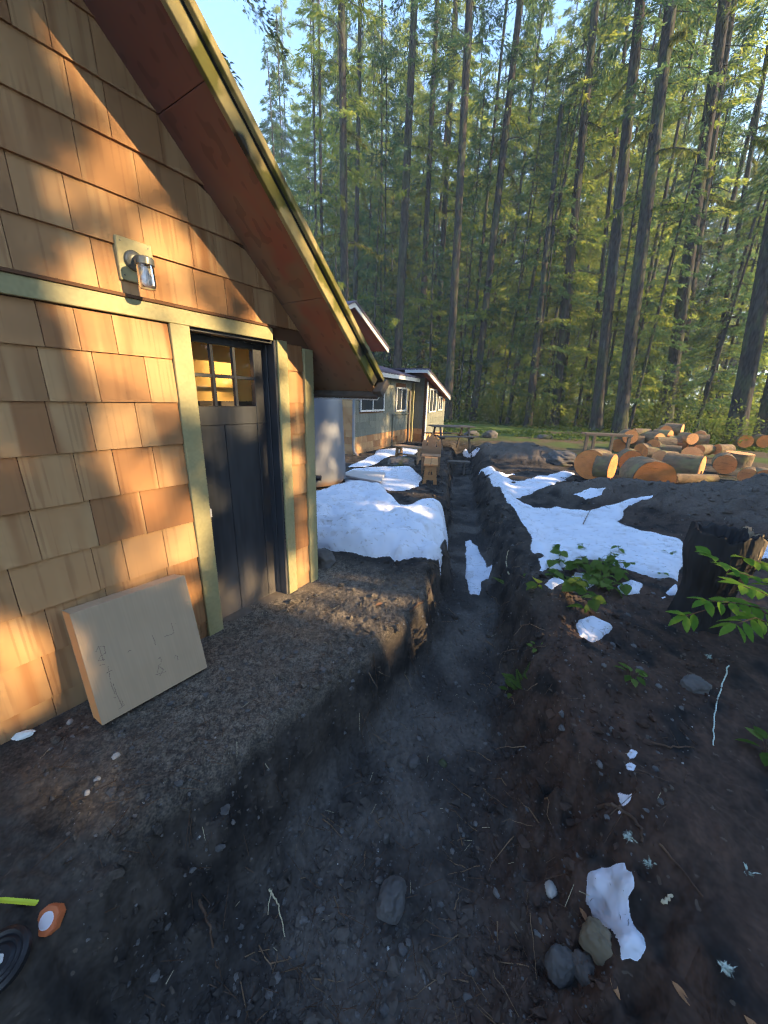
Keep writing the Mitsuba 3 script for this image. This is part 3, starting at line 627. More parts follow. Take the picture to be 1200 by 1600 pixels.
# red soffited gable above
GA = (2.7, 4.65); GS = .393
def gz_(s): return GA[1] - GS * abs(s - GA[0])
for s0, s1 in ((GA[0], 5.55), (GA[0], -.2)):
    part('gable_roof', house, slab_dn([hpt(s0, -1.46, gz_(s0) + .10), hpt(s1, -1.46, gz_(s1) + .10), hpt(s1, -5.5, gz_(s1) + .10), hpt(s0, -5.5, gz_(s0) + .10)], .05), 'm_purpleroof')
    part('gable_soffit', house, slab_dn([hpt(s0, -1.53, gz_(s0) - .02), hpt(s1, -1.53, gz_(s1) - .02), hpt(s1, -2.4, gz_(s1) - .02), hpt(s0, -2.4, gz_(s0) - .02)], .02), 'm_redsoffit')
    part('gable_fascia', house, hull([hpt(s, o, gz_(s) + dz) for s in (s0, s1) for o in (-1.5, -1.528) for dz in (-.10, .045)]), 'm_white')
gp = [hpt(s, o, z) for s, z in ((-.0, 2.6), (5.2, 2.6), (5.2, gz_(5.2) - .045), (GA[0], GA[1] - .045), (0, gz_(0) - .045)) for o in (-2.2, -2.35)]
part('gable_wall', house, hull(gp), 'm_greyshake', uv=np.tile([.3, .3], (len(hull(gp).vertices), 1)))
# the wing's roof: a rake dropping away
WR = [(3.75, 2.64), (6.95, 1.77)]
part('wing_roof', house, slab_dn([hpt(s, o, z + .06) for (s, z) in WR for o in (PJ + .32, -1.5)], .05), 'm_purpleroof')
part('wing_fascia', house, hull([hpt(s, o, z + dz) for (s, z) in WR for o in (PJ + .30, PJ + .275) for dz in (-.12, .005)]), 'm_white')
part('wing_fascia', house, hbox((WR[0][0] - .02, WR[0][0]), (.0, PJ + .274), (WR[0][1] - .10, WR[0][1] + .005)), 'm_white')
part('wing_soffit', house, slab_dn([hpt(s, o, z - .02) for (s, z) in WR for o in (PJ + .27, PJ + .01)], .02), 'm_redsoffit')

# ------------------------------------------------------------------ things standing about
TCH = np.array([-FWD[0], -FWD[1], 0]); TCH /= np.linalg.norm(TCH); RTH = np.array([-TCH[1], TCH[0], 0])   # towards the camera; to its right
def at_depth(px, py, d): q = ray(px, py); return EYE + q * (d / (q @ FWD))
# tank
q = ray(536, 720); q = np.array([q[0], q[1], 0]) / math.hypot(q[0], q[1]); TC = EYE * [1, 1, 0] + q * 7.35 + np.array([-q[1], q[0], 0]) * .66
tank = thing('water_tank', 'tall dull grey tank with rust brown foot beside the cabin corner', 'tank')
part('shell', tank, lathe([[.0, .02], [.5, .02], [.66, .06], [.71, .16], [.705, .4], [.66, 1.3], [.64, 1.75], [.58, 1.95], [.35, 2.1], [0, 2.14]], TC, n=64), 'm_tank', smooth=40)
tp = on_dist(502, 747, 6.62); part('outlet', tank, tube([tp, tp + .1 * RTH * -1.2 + [0, 0, 0], tp + RTH * -.3 - TCH * .2], [.045, .05, .04], 14), 'm_blackplastic', smooth=50)
# flat board lying by the snow
pb = [on_z(*p, .13) for p in ((533, 741), (552, 734), (602, 738), (595, 753))]
solo('flat_board', slab_dn(pb, .035), 'm_board', 'pale flat board lying raised at the edge of the snow', 'board')
bb = (pb[2] + pb[3]) / 2; solo('support_block', box(bb + [-.35, -.1, -.3], bb + [-.1, .1, -.037]), 'm_oldwood', 'dark block under the right end of the flat board', 'block')
# boulders
def boulder(px, py, wpx, hpx, label, seed, mat_='m_rock', squash=.8, name='boulder', cat_='rock', sub=3):
    p = at(px, py); d = (p - EYE) @ FWD; w = wpx * d / 578 / 2; h = hpx * d / 578 / 2
    solo(name, rock_mesh(p + [0, 0, h * .30] - TCH * w * squash * .5, (w * 1.05, w * squash, h * 1.25), seed, 4 if wpx > 30 else sub, .48), mat_, label, cat_, smooth=True)
boulder(628, 728, 46, 17, 'dark boulder behind the snow near the grey house wall', 1)
boulder(766, 684, 26, 13, 'grey boulder on the grass before the forest beyond the trench', 2)
boulder(738, 681, 22, 12, 'dark rounded boulder just right of the picnic table', 3)
boulder(882, 723, 54, 22, 'large flat dark boulder left of the big cut logs', 4, squash=.9)
boulder(853, 686, 20, 9, 'small grey boulder on the grass behind the far dirt mound', 5)
boulder(612, 1424, 50, 48, 'loose dark rock lying alone on the trench floor in front', 6, name='rock')
boulder(937, 1490, 46, 56, 'brownish rock touching the bone shaped snow patch', 7, 'm_brownrock', name='rock')
boulder(880, 1524, 44, 44, 'dark round rock, leftmost of the three rocks by the bone shaped snow', 8, name='rock')
boulder(915, 1532, 36, 40, 'dark rock in the middle of the three rocks by the bone shaped snow', 9, name='rock')
boulder(1090, 1080, 34, 22, 'flat grey rock on the reddish slope left of the lichen twig', 10, name='rock')
boulder(646, 1196, 20, 14, 'small dark rock on the trench floor, middle of the path', 11, name='rock')
boulder(692, 1196, 12, 9, 'tiny dark stone right of the small path rock', 12, name='rock')
boulder(603, 1316, 12, 18, 'small bluish stone on the trench floor above the loose dark rock', 13, name='rock')
boulder(505, 882, 44, 28, 'dark stone at the foot of the snow bank by the cabin corner', 14, name='rock')

# bench, chair and picnic table
def local(o, fwd): fwd = np.asarray(fwd, float); fwd /= np.linalg.norm(fwd); return o, np.stack([np.array([-fwd[1], fwd[0], 0]), fwd, [0, 0, 1.0]])   # x right (seen from the front), y towards the viewer, z up
def lb(fr, lo, hi, c=.004):
    o, ax = fr; m = box(lo, hi, c); v = np.asarray(m.vertices); return trimesh.Trimesh(o + v @ ax, m.faces, process=False)
def cutpanel(fr, poly, y0, y1):
    o, ax = fr; m = trimesh.creation.extrude_polygon(poly, y1 - y0, engine='earcut'); v = np.asarray(m.vertices)
    return trimesh.Trimesh(o + np.stack([v[:, 0], y0 + v[:, 2], v[:, 1]], 1) @ ax, m.faces[:, ::-1], process=False)
def bench(o, fwd, label, L=1.0, w=.29, h=.42, m_='m_orangewood'):
    b = thing('wooden_bench', label, 'bench'); fr = local(o, fwd)
    for a, c in ((-w / 2, -.003), (.003, w / 2)): part('seat_plank', b, lb(fr, (a, -L, h - .035), (c, .04, h)), m_)
    leg = Polygon([(-w / 2 - .01, -.03), (-w / 2 + .075, -.03), (-.07, .09), (.07, .09), (w / 2 - .075, -.03), (w / 2 + .01, -.03), (w / 2 - .045, h - .036), (-w / 2 + .045, h - .036)])
    leg = leg.difference(Polygon([(-.045, .20), (.045, .20), (.028, .27), (.03, .31), (-.03, .31), (-.028, .27)]))
    part('leg_panel', b, cutpanel(fr, leg, -.03, .0), m_); part('leg_panel', b, cutpanel(fr, leg, -L + .06, -L + .09), m_)
    part('stretcher', b, lb(fr, (-.015, -L + .1, .16), (.015, -.04, .20)), m_)
def to_eye(p): q = (EYE - p) * [1, 1, 0]; return q / np.linalg.norm(q)
p = at(671, 757); bench(p * [1, 1, 0] + [0, 0, gz(*p[:2])], to_eye(p), 'orange wooden bench seen end on with keyhole cut leg panel')
p = at(657, 724); bench(p * [1, 1, 0] + [0, 0, gz(*p[:2])], TCH * .7 + RTH * .9, 'weathered plank bench standing askew left of the carved chair', .8, .36, .42, 'm_brownwood')
p = at(672, 736); p = p + 0; fr = local(p * [1, 1, 0] + [0, 0, gz(*p[:2])], to_eye(p))
ch = thing('carved_chair', 'dark brown chair with scalloped cut out back behind the bench', 'chair')
bk = Polygon([(-.22, .0), (.22, .0), (.23, .62), (.20, .78), (.15, .70), (.10, .86), (.05, .80), (0, .92), (-.07, .80), (-.10, .88), (-.16, .72), (-.21, .76), (-.24, .58)])
for q_ in ([(-.015, .12), (.02, .12), (.012, .30), (-.01, .30)], [(-.13, .60), (-.10, .60), (-.09, .72), (-.11, .72)], [(.10, .58), (.125, .58), (.12, .74), (.10, .72)]): bk = bk.difference(Polygon(q_))
part('back_panel', ch, cutpanel(fr, bk, -.03, 0.0), 'm_brownwood'); part('seat', ch, lb(fr, (-.22, .001, .38), (.22, .36, .42)), 'm_brownwood')
for sx in (-.2, .17): part('leg', ch, lb(fr, (sx, .31, -.05), (sx + .03, .35, .379)), 'm_brownwood')
tb = thing('picnic_table', 'dark weathered picnic table beyond the trench by the forest', 'table'); p = at_depth(704, 680, 13.2); fr = local(np.array([p[0], p[1], gz(*p[:2])]), TCH + RTH * .25)
for k in range(4): part('top_plank', tb, lb(fr, (-.75, -.38 + k * .19, .74), (.75, -.195 + k * .19, .78)), 'm_oldwood')
for sx in (-.55, .50):
    for s in (-1, 1): part('leg', tb, hull([fr[0] + np.array([sx + a, s * b + c, z]) @ fr[1] for a in (0, .05) for b, z in ((.55, -.06), (.25, .735)) for c in (0, .07)]), 'm_oldwood')
    part('cross_brace', tb, lb(fr, (sx + .051, -.62, .36), (sx + .09, .62, .44)), 'm_oldwood')
for s in (-1, 1): part('seat_plank', tb, lb(fr, (-.75, s * .62 - .12, .441), (.75, s * .62 + .12, .475)), 'm_oldwood')
p = at_depth(713, 702, 10.6); fr = local(np.array([p[0], p[1], gz(*p[:2])]), TCH - RTH * .1)
b2 = thing('plank_bench', 'rough low plank bench at the far end of the trench', 'bench'); hh = .34
part('seat_plank', b2, lb(fr, (-.42, -.12, hh), (.42, .12, hh + .045)), 'm_oldwood')
for sx in (-.3, .24): part('leg', b2, lb(fr, (sx, -.1, -.25), (sx + .06, .1, hh - .001)), 'm_oldwood')

# ------------------------------------------------------------------ cut logs
def log(c, axis, r, L, label, cat_='log', group=None, tone=.2, hollow=0., seed=0, sq=1.0, far=False):
    """c: centre of the visible end; the log runs back from there along -axis."""
    k = thing('cut_log', label, cat_, group)
    axis = np.asarray(axis, float); axis /= np.linalg.norm(axis); f = frame(axis)
    n = 20 if far else 40; th = np.arange(n) * 2 * np.pi / n; rg = np.random.default_rng(seed)
    rad = r * (1 + .10 * (meshkit.noise(np.stack([np.cos(th) * 1.3, np.sin(th) * 1.3, th * 0 + seed], -1)) - .5) + .03 * (meshkit.noise(np.stack([np.cos(th) * 6, np.sin(th) * 6, th * 0 + seed], -1)) - .5))
    U = np.cos(th)[:, None] * f[1] + np.sin(th)[:, None] * f[2] * sq
    m = 7; V = []
    for i in range(m):
        t = i / (m - 1); V.append(c - axis * L * t + U * (rad * (1 + .03 * (meshkit.noise(np.stack([np.cos(th) * 4, np.sin(th) * 4, th * 0 + t * 5 + seed], -1)) - .5)))[:, None])
    V = np.vstack(V); i = np.arange(n); j = (i + 1) % n
    Fc = np.vstack([np.vstack([np.stack([a * n + i, (a + 1) * n + j, a * n + j], 1), np.stack([a * n + i, (a + 1) * n + i, (a + 1) * n + j], 1)]) for a in range(m - 1)])
    part('bark', k, trimesh.Trimesh(V, Fc, process=False), 'm_logbark', smooth=True)
    for e, (cc, sg) in enumerate(((c, 1), (c - axis * L, -1))):
        R = [0, .15, .35, .55, .75, .93, 1.0]; VV = [cc + axis * sg * .0]; uv = [[0, tone]]
        for q_ in R[1:]:
            VV += list(cc + U * (rad * q_ * .985)[:, None] + axis * sg * (.004 * (1 - q_) + .004)); uv += [[r * q_, tone]] * n
        FF = [np.stack([i * 0, 1 + i, 1 + j], 1)]
        for a in range(len(R) - 2): FF += [np.stack([1 + a * n + i, 1 + (a + 1) * n + i, 1 + (a + 1) * n + j], 1), np.stack([1 + a * n + i, 1 + (a + 1) * n + j, 1 + a * n + j], 1)]
        FF = np.vstack(FF); FF = FF if sg > 0 else FF[:, ::-1]
        part('cut_face', k, trimesh.Trimesh(np.array(VV), FF, process=False), 'm_cutwood', uv=np.array(uv))
    if hollow:
        o = c + axis * .012 + f[2] * (-r * .45) + f[1] * r * .08
        a2 = np.linspace(0, 2 * np.pi, 19)[:-1]; hr = r * hollow * (1 + .5 * (np.random.default_rng(seed).uniform(size=18) - .5))
        V2 = np.vstack([[o], o + (np.cos(a2) * hr)[:, None] * f[1] + (np.sin(a2) * hr * .8)[:, None] * f[2]])
        part('rotten_core', k, trimesh.Trimesh(V2, [[0, 1 + q_, 1 + (q_ + 1) % 18] for q_ in range(18)], process=False), 'm_rot', label='dark rotten hollow in the cut face')
    return k
def lax(a, tilt=0): a = math.radians(a); return math.cos(a) * TCH + math.sin(a) * RTH + np.array([0, 0, math.tan(math.radians(tilt))])
BIG = [(921, 726, 8.2, .33, -48, 0, .6, .05, 0, 'big log at the left end of the log row, dark orange end facing left'),
       (957, 730, 8.0, .28, 42, 0, .30, .25, 0, 'short lit block butting against the leftmost big log'),
       (986, 722, 8.9, .27, -22, 0, .5, .10, 0, 'orange ended round log behind and left of the big hollow faced log'),
       (1022, 751, 6.9, .36, -14, 0, .75, .0, .22, 'largest orange log facing the camera with a rotten hole'),
       (1096, 732, 8.4, .27, 38, 0, .7, .55, .35, 'pale hollow log with its open end facing right'),
       (1081, 711, 8.8, .22, -30, 30, .22, .5, 0, 'tilted cut round resting on top of the pale hollow log'),
       (1133, 726, 9.4, .235, -38, 0, .75, .2, 0, 'orange faced log with mossy yellow lit bark, second from the right'),
       (1168, 744, 8.6, .18, -50, 0, .5, .4, 0, 'small yellow barked log before the right end of the row'),
       (1196, 748, 8.4, .20, -30, 0, .5, .2, 0, 'log cut off by the right edge of the picture'),
       (1052, 748, 7.7, .11, -84, 0, .95, .4, 0, 'thin long log lying crosswise below the pale hollow log'),
       (1030, 716, 9.2, .20, -75, 4, .45, .7, 0, 'yellowish lit log half hidden behind the largest orange log')]
for i, (px, py, d, r, a, tl_, L, tone, hol, lab) in enumerate(BIG):
    log(at_depth(px, py, d), lax(a, tl_), r, L, lab, 'log', None, tone, hol, i + 1)
p = at_depth(1157, 708, 11.0); log(p, (0.05, -.05, 1), .34, .45, 'wide round standing upright behind the log row at right', 'log', None, .75, 0, 31)
STK = [(985, 683, 13.2, .25, -15, .45, 'round orange end at the left of the far log stack, above the rack'), (1005, 692, 13.4, .26, 60, .2, 'dark log beside the rack in the far log stack'), (1040, 674, 13.8, .21, -28, .4, 'reddish topmost log of the far stack'),
       (1030, 688, 13.1, .24, 5, .8, 'pale oval ended log at the middle of the far stack'), (1047, 681, 13.5, .20, 28, .3, 'narrow red brown end right of the topmost log'), (1066, 672, 14.0, .22, 40, .6, 'upper grey brown log right of the topmost log'),
       (1082, 686, 12.9, .20, -5, .75, 'bright lit round end at the right of the far stack'), (1093, 682, 13.6, .2, -40, .5, 'grey round leaning behind the bright lit round end'), (1105, 690, 13.6, .27, 62, .1, 'brown log at the right end of the far stack'),
       (1053, 697, 12.9, .28, 70, .2, 'dark bark log in the bottom row under the narrow red brown end'), (1020, 699, 13.0, .28, -65, .3, 'dark bark log in the bottom row under the pale oval end'), (1070, 692, 13.3, .24, 75, .3, 'bark sided log between the pale oval end and the bright round end'),
       (1000, 703, 13.0, .22, -60, .2, 'low dark log in the bottom row right of the rack'), (966, 696, 13.6, .24, -30, .3, 'dark log seen through the rack'), (1037, 709, 11.8, .2, 80, .1, 'flat brown slab log in front of the far stack'),
       (1092, 703, 12.4, .18, -70, .3, 'brown log lying low at the right front of the far stack'), (1064, 704, 11.5, .14, 55, .85, 'split yellow piece lit by sun before the far stack'), (1014, 681, 14.2, .25, 80, .2, 'grey log behind the round orange end'), (1120, 702, 12.4, .17, -80, .2, 'reddish low log right of the far stack')]
for i, (px, py, d, r, a, tone, lab) in enumerate(STK):
    log(at_depth(px, py, d), lax(a), r, .55, lab, 'log', 'logs of the far stack', tone, 0, 50 + i, far=True)
for px, py, lab in ((1165, 690, 'reddish log round far back at the right, left of the pair'), (1194, 690, 'reddish log round far back at the right edge of the picture')):
    log(at_depth(px, py, 15.5), lax(-20), .27, .5, lab, 'log', None, .0, 0, px, far=True)
rk = thing('log_rack', 'dark weathered wooden rack standing left of the far log stack', 'rack'); p = at_depth(946, 705, 12.8); fr = local(np.array([p[0], p[1], gz(*p[:2])]), TCH - RTH * .15)
part('top_rail', rk, lb(fr, (-.75, -.06, .62), (.75, .06, .70)), 'm_oldwood'); part('top_rail', rk, lb(fr, (-.72, -.56, .62), (.72, -.46, .69)), 'm_oldwood')
for x, y in ((-.72, -.045), (.62, -.045), (-.3, -.55), (.3, -.55)): part('leg', rk, lb(fr, (x, y, -.1), (x + .09, y + .09, .619)), 'm_oldwood')

# ------------------------------------------------------------------ burnt stump
p = at(1102, 978); SB = np.array([p[0], p[1], gz(*p[:2])]) - TCH * .08
stump = thing('burnt_stump', 'black charred tree stump standing in the snow at right', 'stump')
n, m = 120, 44; th = np.arange(n) * 2 * np.pi / n; V = []
cs = np.stack([np.cos(th), np.sin(th)], 1)
dirR = math.atan2(*(RTH * .9 + TCH * .35)[[1, 0]])
top = .76 + .16 * (meshkit.fbm(np.stack([cs[:, 0] * 1.5, cs[:, 1] * 1.5, th * 0 + 2], -1), 3) - .5) + .05 * (meshkit.noise(np.stack([cs[:, 0] * 9, cs[:, 1] * 9, th * 0], -1)) - .5)
for i in range(m):
    t = i / (m - 1); zz = -.1 + (top + .1) * t
    r = (.160 + .032 * np.exp(-zz / .16) + .055 * sst(.45, .8, t)) * (1 + .22 * (meshkit.fbm(np.stack([cs[:, 0] * 2.2, cs[:, 1] * 2.2, zz * 1.2], -1), 3) - .5) + .16 * (meshkit.noise(np.stack([cs[:, 0] * 7, cs[:, 1] * 7, zz * 2.], -1)) - .5) + .07 * (meshkit.noise(np.stack([cs[:, 0] * 19, cs[:, 1] * 19, zz * 1.6], -1)) - .5))
    V.append(np.stack([cs[:, 0] * r, cs[:, 1] * r, zz], 1))
for q_, dz in ((.86, -.02), (.66, -.12), (.35, -.18), (.05, -.2)):
    V.append(np.stack([V[m - 1][:, 0] * q_, V[m - 1][:, 1] * q_, top + dz + .05 * (meshkit.noise(np.stack([cs[:, 0] * 4, cs[:, 1] * 4, th * 0 + q_ * 9], -1)) - .5)], 1))
mm = len(V); V = np.vstack(V); i = np.arange(n); j = (i + 1) % n
Fc = np.vstack([np.vstack([np.stack([a * n + i, a * n + j, (a + 1) * n + j], 1), np.stack([a * n + i, (a + 1) * n + j, (a + 1) * n + i], 1)]) for a in range(mm - 1)])
fa = np.degrees((np.arctan2(V[Fc].mean(1)[:, 1], V[Fc].mean(1)[:, 0]) - dirR + np.pi) % (2 * np.pi) - np.pi); fz = V[Fc].mean(1)[:, 2]
pale = (np.abs(fa) < 44 + 10 * np.sin(fz * 40)) & (fz > .655 + .05 * np.sin(fa * .21) + .05 * np.sin(fa * .9)) & (Fc.min(1) < n * m)
part('charred_wood', stump, trimesh.Trimesh(V + SB, Fc[~pale], process=False), 'm_char', smooth=True)
part('bare_wood', stump, trimesh.Trimesh(V + SB, Fc[pale], process=False), 'm_stumpwood', label='pale rotten wood along the right rim of the stump', smooth=True)

# ------------------------------------------------------------------ small plants
def leaf(base, d, nrm, L, Wd, fold=.25, droop=.2):
    d = np.asarray(d, float); d /= np.linalg.norm(d); nrm = np.asarray(nrm, float); nrm = nrm - d * (nrm @ d); nrm /= np.linalg.norm(nrm); s = np.cross(nrm, d)
    V = [base]; prof = ((.22, .75), (.5, 1.0), (.78, .62))
    for t, w in prof:
        c = base + d * L * t - nrm * droop * L * t * t
        V += [c + s * Wd * w / 2 + nrm * fold * Wd * w / 2, c, c - s * Wd * w / 2 + nrm * fold * Wd * w / 2]
    V.append(base + d * L - nrm * droop * L)
    Fc = [[0, 2, 1], [0, 3, 2]]
    for k in (1, 4): Fc += [[k, k + 1, k + 4], [k, k + 4, k + 3], [k + 1, k + 2, k + 5], [k + 1, k + 5, k + 4]]
    Fc += [[7, 8, 10], [8, 9, 10]]
    return trimesh.Trimesh(np.array(V), Fc, process=False)
def add_leaf(k, m, mat_, tone): part('leaf', k, m, mat_, smooth=True, uv=np.tile([tone, .5], (11, 1)))
# evergreen with paired glossy leaflets at the right edge
ev = thing('evergreen_shrub', 'sunlit shrub with paired glossy leaflets reaching in from the right edge', 'shrub')
r_ = np.random.default_rng(5)
root = at(1215, 985)
for ends, dep in (([(1225, 930), (1190, 905), (1150, 893), (1112, 868)], (2.55, 2.5, 2.45, 2.4)), ([(1225, 955), (1190, 950), (1150, 942), (1105, 938)], (2.5, 2.42, 2.35, 2.3)), ([(1225, 975), (1180, 948), (1130, 945), (1072, 962)], (2.5, 2.42, 2.4, 2.4)),
                  ([(1230, 915), (1215, 895), (1195, 880), (1165, 872)], (2.7, 2.7, 2.65, 2.6)), ([(1230, 950), (1210, 935), (1190, 925), (1160, 915)], (2.3, 2.25, 2.2, 2.2)), ([(1235, 990), (1205, 975), (1180, 965), (1150, 975)], (2.35, 2.3, 2.25, 2.2))):
    P = np.array([at_depth(*e, d_) for e, d_ in zip(ends, dep)])
    tt = np.linspace(0, 3, 16); P = np.stack([np.interp(tt, range(4), P[:, c]) for c in range(3)], 1)
    part('stem', ev, tube(np.vstack([[root], P]), np.linspace(.006, .002, 17), 5), 'm_twig')
    ks = range(3, 16, 2) if dep[0] != 2.5 or ends[3][1] != 962 else (3, 5, 14, 15)
    for q_ in ks:
        d_ = P[min(q_ + 1, 15)] - P[q_ - 1]; d_ /= np.linalg.norm(d_); side = np.cross(d_, [0, 0, 1]); side /= np.linalg.norm(side)
        for s in (-1, 1):
            dd = d_ * .55 + side * s * .8 + np.array([0, 0, r_.uniform(-.45, .15)])
            add_leaf(ev, leaf(P[q_], dd, np.array([0, 0, 1]) + r_.normal(0, .35, 3), r_.uniform(.095, .14), r_.uniform(.042, .056)), 'm_leaf_grape', r_.uniform())
    add_leaf(ev, leaf(P[-1], d_ + r_.normal(0, .1, 3), (0, 0, 1), .13, .05), 'm_leaf_grape', r_.uniform())
# bramble clump before the snow
br_ = thing('bramble_clump', 'sprawling green leafy bramble clump between snow patches', 'plant')
for q_ in range(46):
    px, py = r_.normal(915, 34), r_.normal(905, 20)
    g = at(px, py); h = r_.uniform(.05, .16); tip = g + [r_.normal(0, .06), r_.normal(0, .06), h]
    part('stem', br_, tube([g, (g + tip) / 2 + r_.normal(0, .012, 3), tip], [.003, .0025, .002], 4), 'm_twig')
    a0 = r_.uniform(0, 6.3)
    for w in range(r_.integers(3, 6)):
        a = a0 + w * 2.1 + r_.uniform(-.4, .4)
        add_leaf(br_, leaf(tip - [0, 0, .01 * w], (math.cos(a), math.sin(a), r_.uniform(-.3, .2)), np.array([0, 0, 1]) + r_.normal(0, .3, 3), (q9 := r_.uniform(.045, .125)), q9 * r_.uniform(.65, .95), r_.uniform(.15, .5), r_.uniform(.1, .6)), 'm_leaf', r_.uniform())
# small seedlings
for (px, py, nl, lab, L) in ((985, 1062, 9, 'small round leaved plant on the dark bank below the oval snow patch', .06), (1198, 1180, 9, 'leafy sprig at the right edge beside the lichen twig', .085), (838, 1020, 5, 'few small leaves at the right rim of the trench', .05), (800, 1085, 6, 'pale leaved seedling on the right bank of the trench', .06), (1075, 962, 5, 'low sprig of dull leaves at the foot of the stump', .07), (1030, 900, 6, 'small leaves in the snow between bramble clump and stump', .06), (1045, 870, 5, 'green sprig on the snow left of the stump', .06)):
    g = at(px, py); k = thing('seedling', lab, 'plant')
    for w in range(nl):
        a = w * 2.4 + r_.uniform(-.3, .3); h = r_.uniform(.02, .07); tip = g + np.array([math.cos(a) * .03, math.sin(a) * .03, h])
        part('stem', k, tube([g - [0, 0, .01], tip], [.0025, .0018], 4), 'm_twig')
        add_leaf(k, leaf(tip, (math.cos(a), math.sin(a), r_.uniform(-.1, .35)), np.array([0, 0, 1]) + r_.normal(0, .25, 3), L * r_.uniform(.8, 1.2), L * .62), 'm_leaf', r_.uniform())
# fern-like conifer sprigs
def sprig(px, py, ang, L, k):
    g = at(px, py) + [0, 0, .02]; d = math.cos(ang) * RTH - math.sin(ang) * TCH + np.array([0, 0, .35]); d /= np.linalg.norm(d); s = np.cross(d, [0, 0, 1]); s /= np.linalg.norm(s)
    t = np.repeat(np.linspace(.1, 1, 26), 2); sg = np.tile([-1, 1], 26)
    P = g + d * (L * t)[:, None]; ll = (.05 * (1.15 - t))[:, None]
    D = (s * sg[:, None] + d * .45 + np.array([0, 0, .05])) * ll; Wd = np.cross(D, [0, 0, 1.0]); Wd /= np.linalg.norm(Wd, axis=1, keepdims=True)
    V, Fc = kites(P, D, Wd * .0045)
    part('frond', k, trimesh.Trimesh(V, Fc, process=False), 'm_leaf', uv=np.tile([.35, .5], (len(V), 1)))
fk = thing('fern', 'small dark fern hanging over the right edge of the trench', 'plant')
for px, py, a, L in ((818, 1085, 1.6, .16), (822, 1082, .7, .16), (812, 1082, 2.4, .13), (826, 1070, 1.2, .15), (808, 1068, 2.9, .12)): sprig(px, py, a, L, fk)
fk = thing('conifer_sprig', 'green fallen conifer twig lying on the trench rim left of the bramble', 'twig')
for px, py, a, L in ((795, 918, .2, .2), (790, 915, 2.8, .16), (815, 905, .1, .18)): sprig(px, py, a, L, fk)

# ------------------------------------------------------------------ small things lying about
tm = thing('tape_measure', 'orange tape measure with white face lying on the dirt at left', 'tape measure')
p = at(80, 1440); axx = local(p + [0, 0, .012], TCH + RTH * .3); oc = [(-.034, -.02), (-.022, -.036), (.012, -.038), (.034, -.022), (.036, .02), (.02, .036), (-.016, .038), (-.036, .022)]
tiltA = frame(RTH + np.array([0, 0, .1]), np.array([0, 0, 1.0]) + TCH * .7)
def tpoly(poly, z0, z1, c=.0):
    m_ = trimesh.creation.extrude_polygon(Polygon(poly), z1 - z0, engine='earcut'); v = np.asarray(m_.vertices)
    return trimesh.Trimesh(p + [0, 0, .012] + np.stack([v[:, 0], v[:, 1], z0 + v[:, 2]], 1) @ tiltA, m_.faces, process=False)
part('case', tm, cat([tpoly(np.array(oc) * .94, -.016, .017), tpoly(oc, -.012, .012)]), 'm_tapecase')
part('face_label', tm, tpoly([(.023 * math.cos(a), .023 * math.sin(a)) for a in np.linspace(0, 6.28, 25)[:-1]], .0172, .0185), 'm_tapelabel')
q0, q1 = at(62, 1420) + [0, 0, .03], at(-40, 1420) + [0, 0, .035]
dq = (q1 - q0) / np.linalg.norm(q1 - q0); sq_ = np.cross(dq, [0, 0, 1]); sq_ /= np.linalg.norm(sq_)
part('blade', tm, trimesh.Trimesh(np.vstack([q + sq_ * w + [0, 0, abs(w) * .25] for q in (q0, (q0 + q1) / 2 + [0, 0, .012], q1) for w in (-.008, 0, .008)]), [[0, 1, 4], [0, 4, 3], [1, 2, 5], [1, 5, 4], [3, 4, 7], [3, 7, 6], [4, 5, 8], [4, 8, 7]], process=False), 'm_tapeblade', label='yellow green tape blade')
dk = thing('black_disc', 'black ridged disc with a white sticker at the left edge', 'disc'); p = at(2, 1508) + [0, 0, .02]; ax_ = np.array([0, 0, 1]) + TCH * .35
part('rim', dk, lathe([[0, -.02], [.066, -.02], [.077, -.01], [.077, .01], [.066, .018], [.057, .010], [.049, .016], [.042, .008], [.033, .014], [0, .014]], p, ax_), 'm_blackplastic', smooth=30)
part('sticker', dk, disc(p + (ax_ / np.linalg.norm(ax_)) * .0155 + RTH * .002, ax_, .017, .002, 6), 'm_white')
p = at(38, 1152); V = trimesh.creation.icosphere(subdivisions=3); vv = np.array(V.vertices); vv = vv * (1 + .7 * (meshkit.fbm(vv * 2.2 + 4, 3) - .5))[:, None] * [.055, .018, .018]
fr_ = frame(RTH + np.array([0, 0, .3]) - TCH * .2); solo('crumpled_foil', trimesh.Trimesh(p + [0, 0, .015] + vv @ fr_, V.faces, process=False), 'm_foil', 'crumpled whitish scrap of foil at the foot of the shingles', 'litter')
for px, py, w, lab in ((108, 1131, 9, 'pale pebble by the lower left corner of the box'), (180, 1184, 10, 'cream pebble below the box, upper of three'), (151, 1220, 9, 'cream pebble below the box, middle of three'), (135, 1242, 9, 'cream pebble below the box, lowest of three'), (862, 1395, 20, 'pale grey flat stone left of the bone shaped snow')):
    boulder(px, py, w, w * .7, lab, px, 'm_pale_pebble', .8, 'pebble', 'stone', 2)
def stick(pxs, r0, r1, m_, lab, name='stick', lift=.01, cat_='stick'):
    P = np.array([at(*q_) + [0, 0, lift] for q_ in pxs]); t = np.linspace(0, len(P) - 1, 4 * len(P)); P = np.stack([np.interp(t, range(len(P)), P[:, c]) for c in range(3)], 1) + np.random.default_rng(len(labels)).normal(0, r0 * .5, (len(t), 3))
    return solo(name, tube(P, np.linspace(r0, r1, len(t)), 6), m_, lab, cat_, smooth=50)
stick([(421, 1392), (428, 1402), (437, 1422), (445, 1466)], .0045, .002, 'm_palewood', 'pale bent root sticking out of the left bank', 'root', .012, 'root')
stick([(424, 1396), (421, 1412), (418, 1432)], .003, .0015, 'm_palewood', 'short pale root beside the bent root', 'root', .01, 'root')
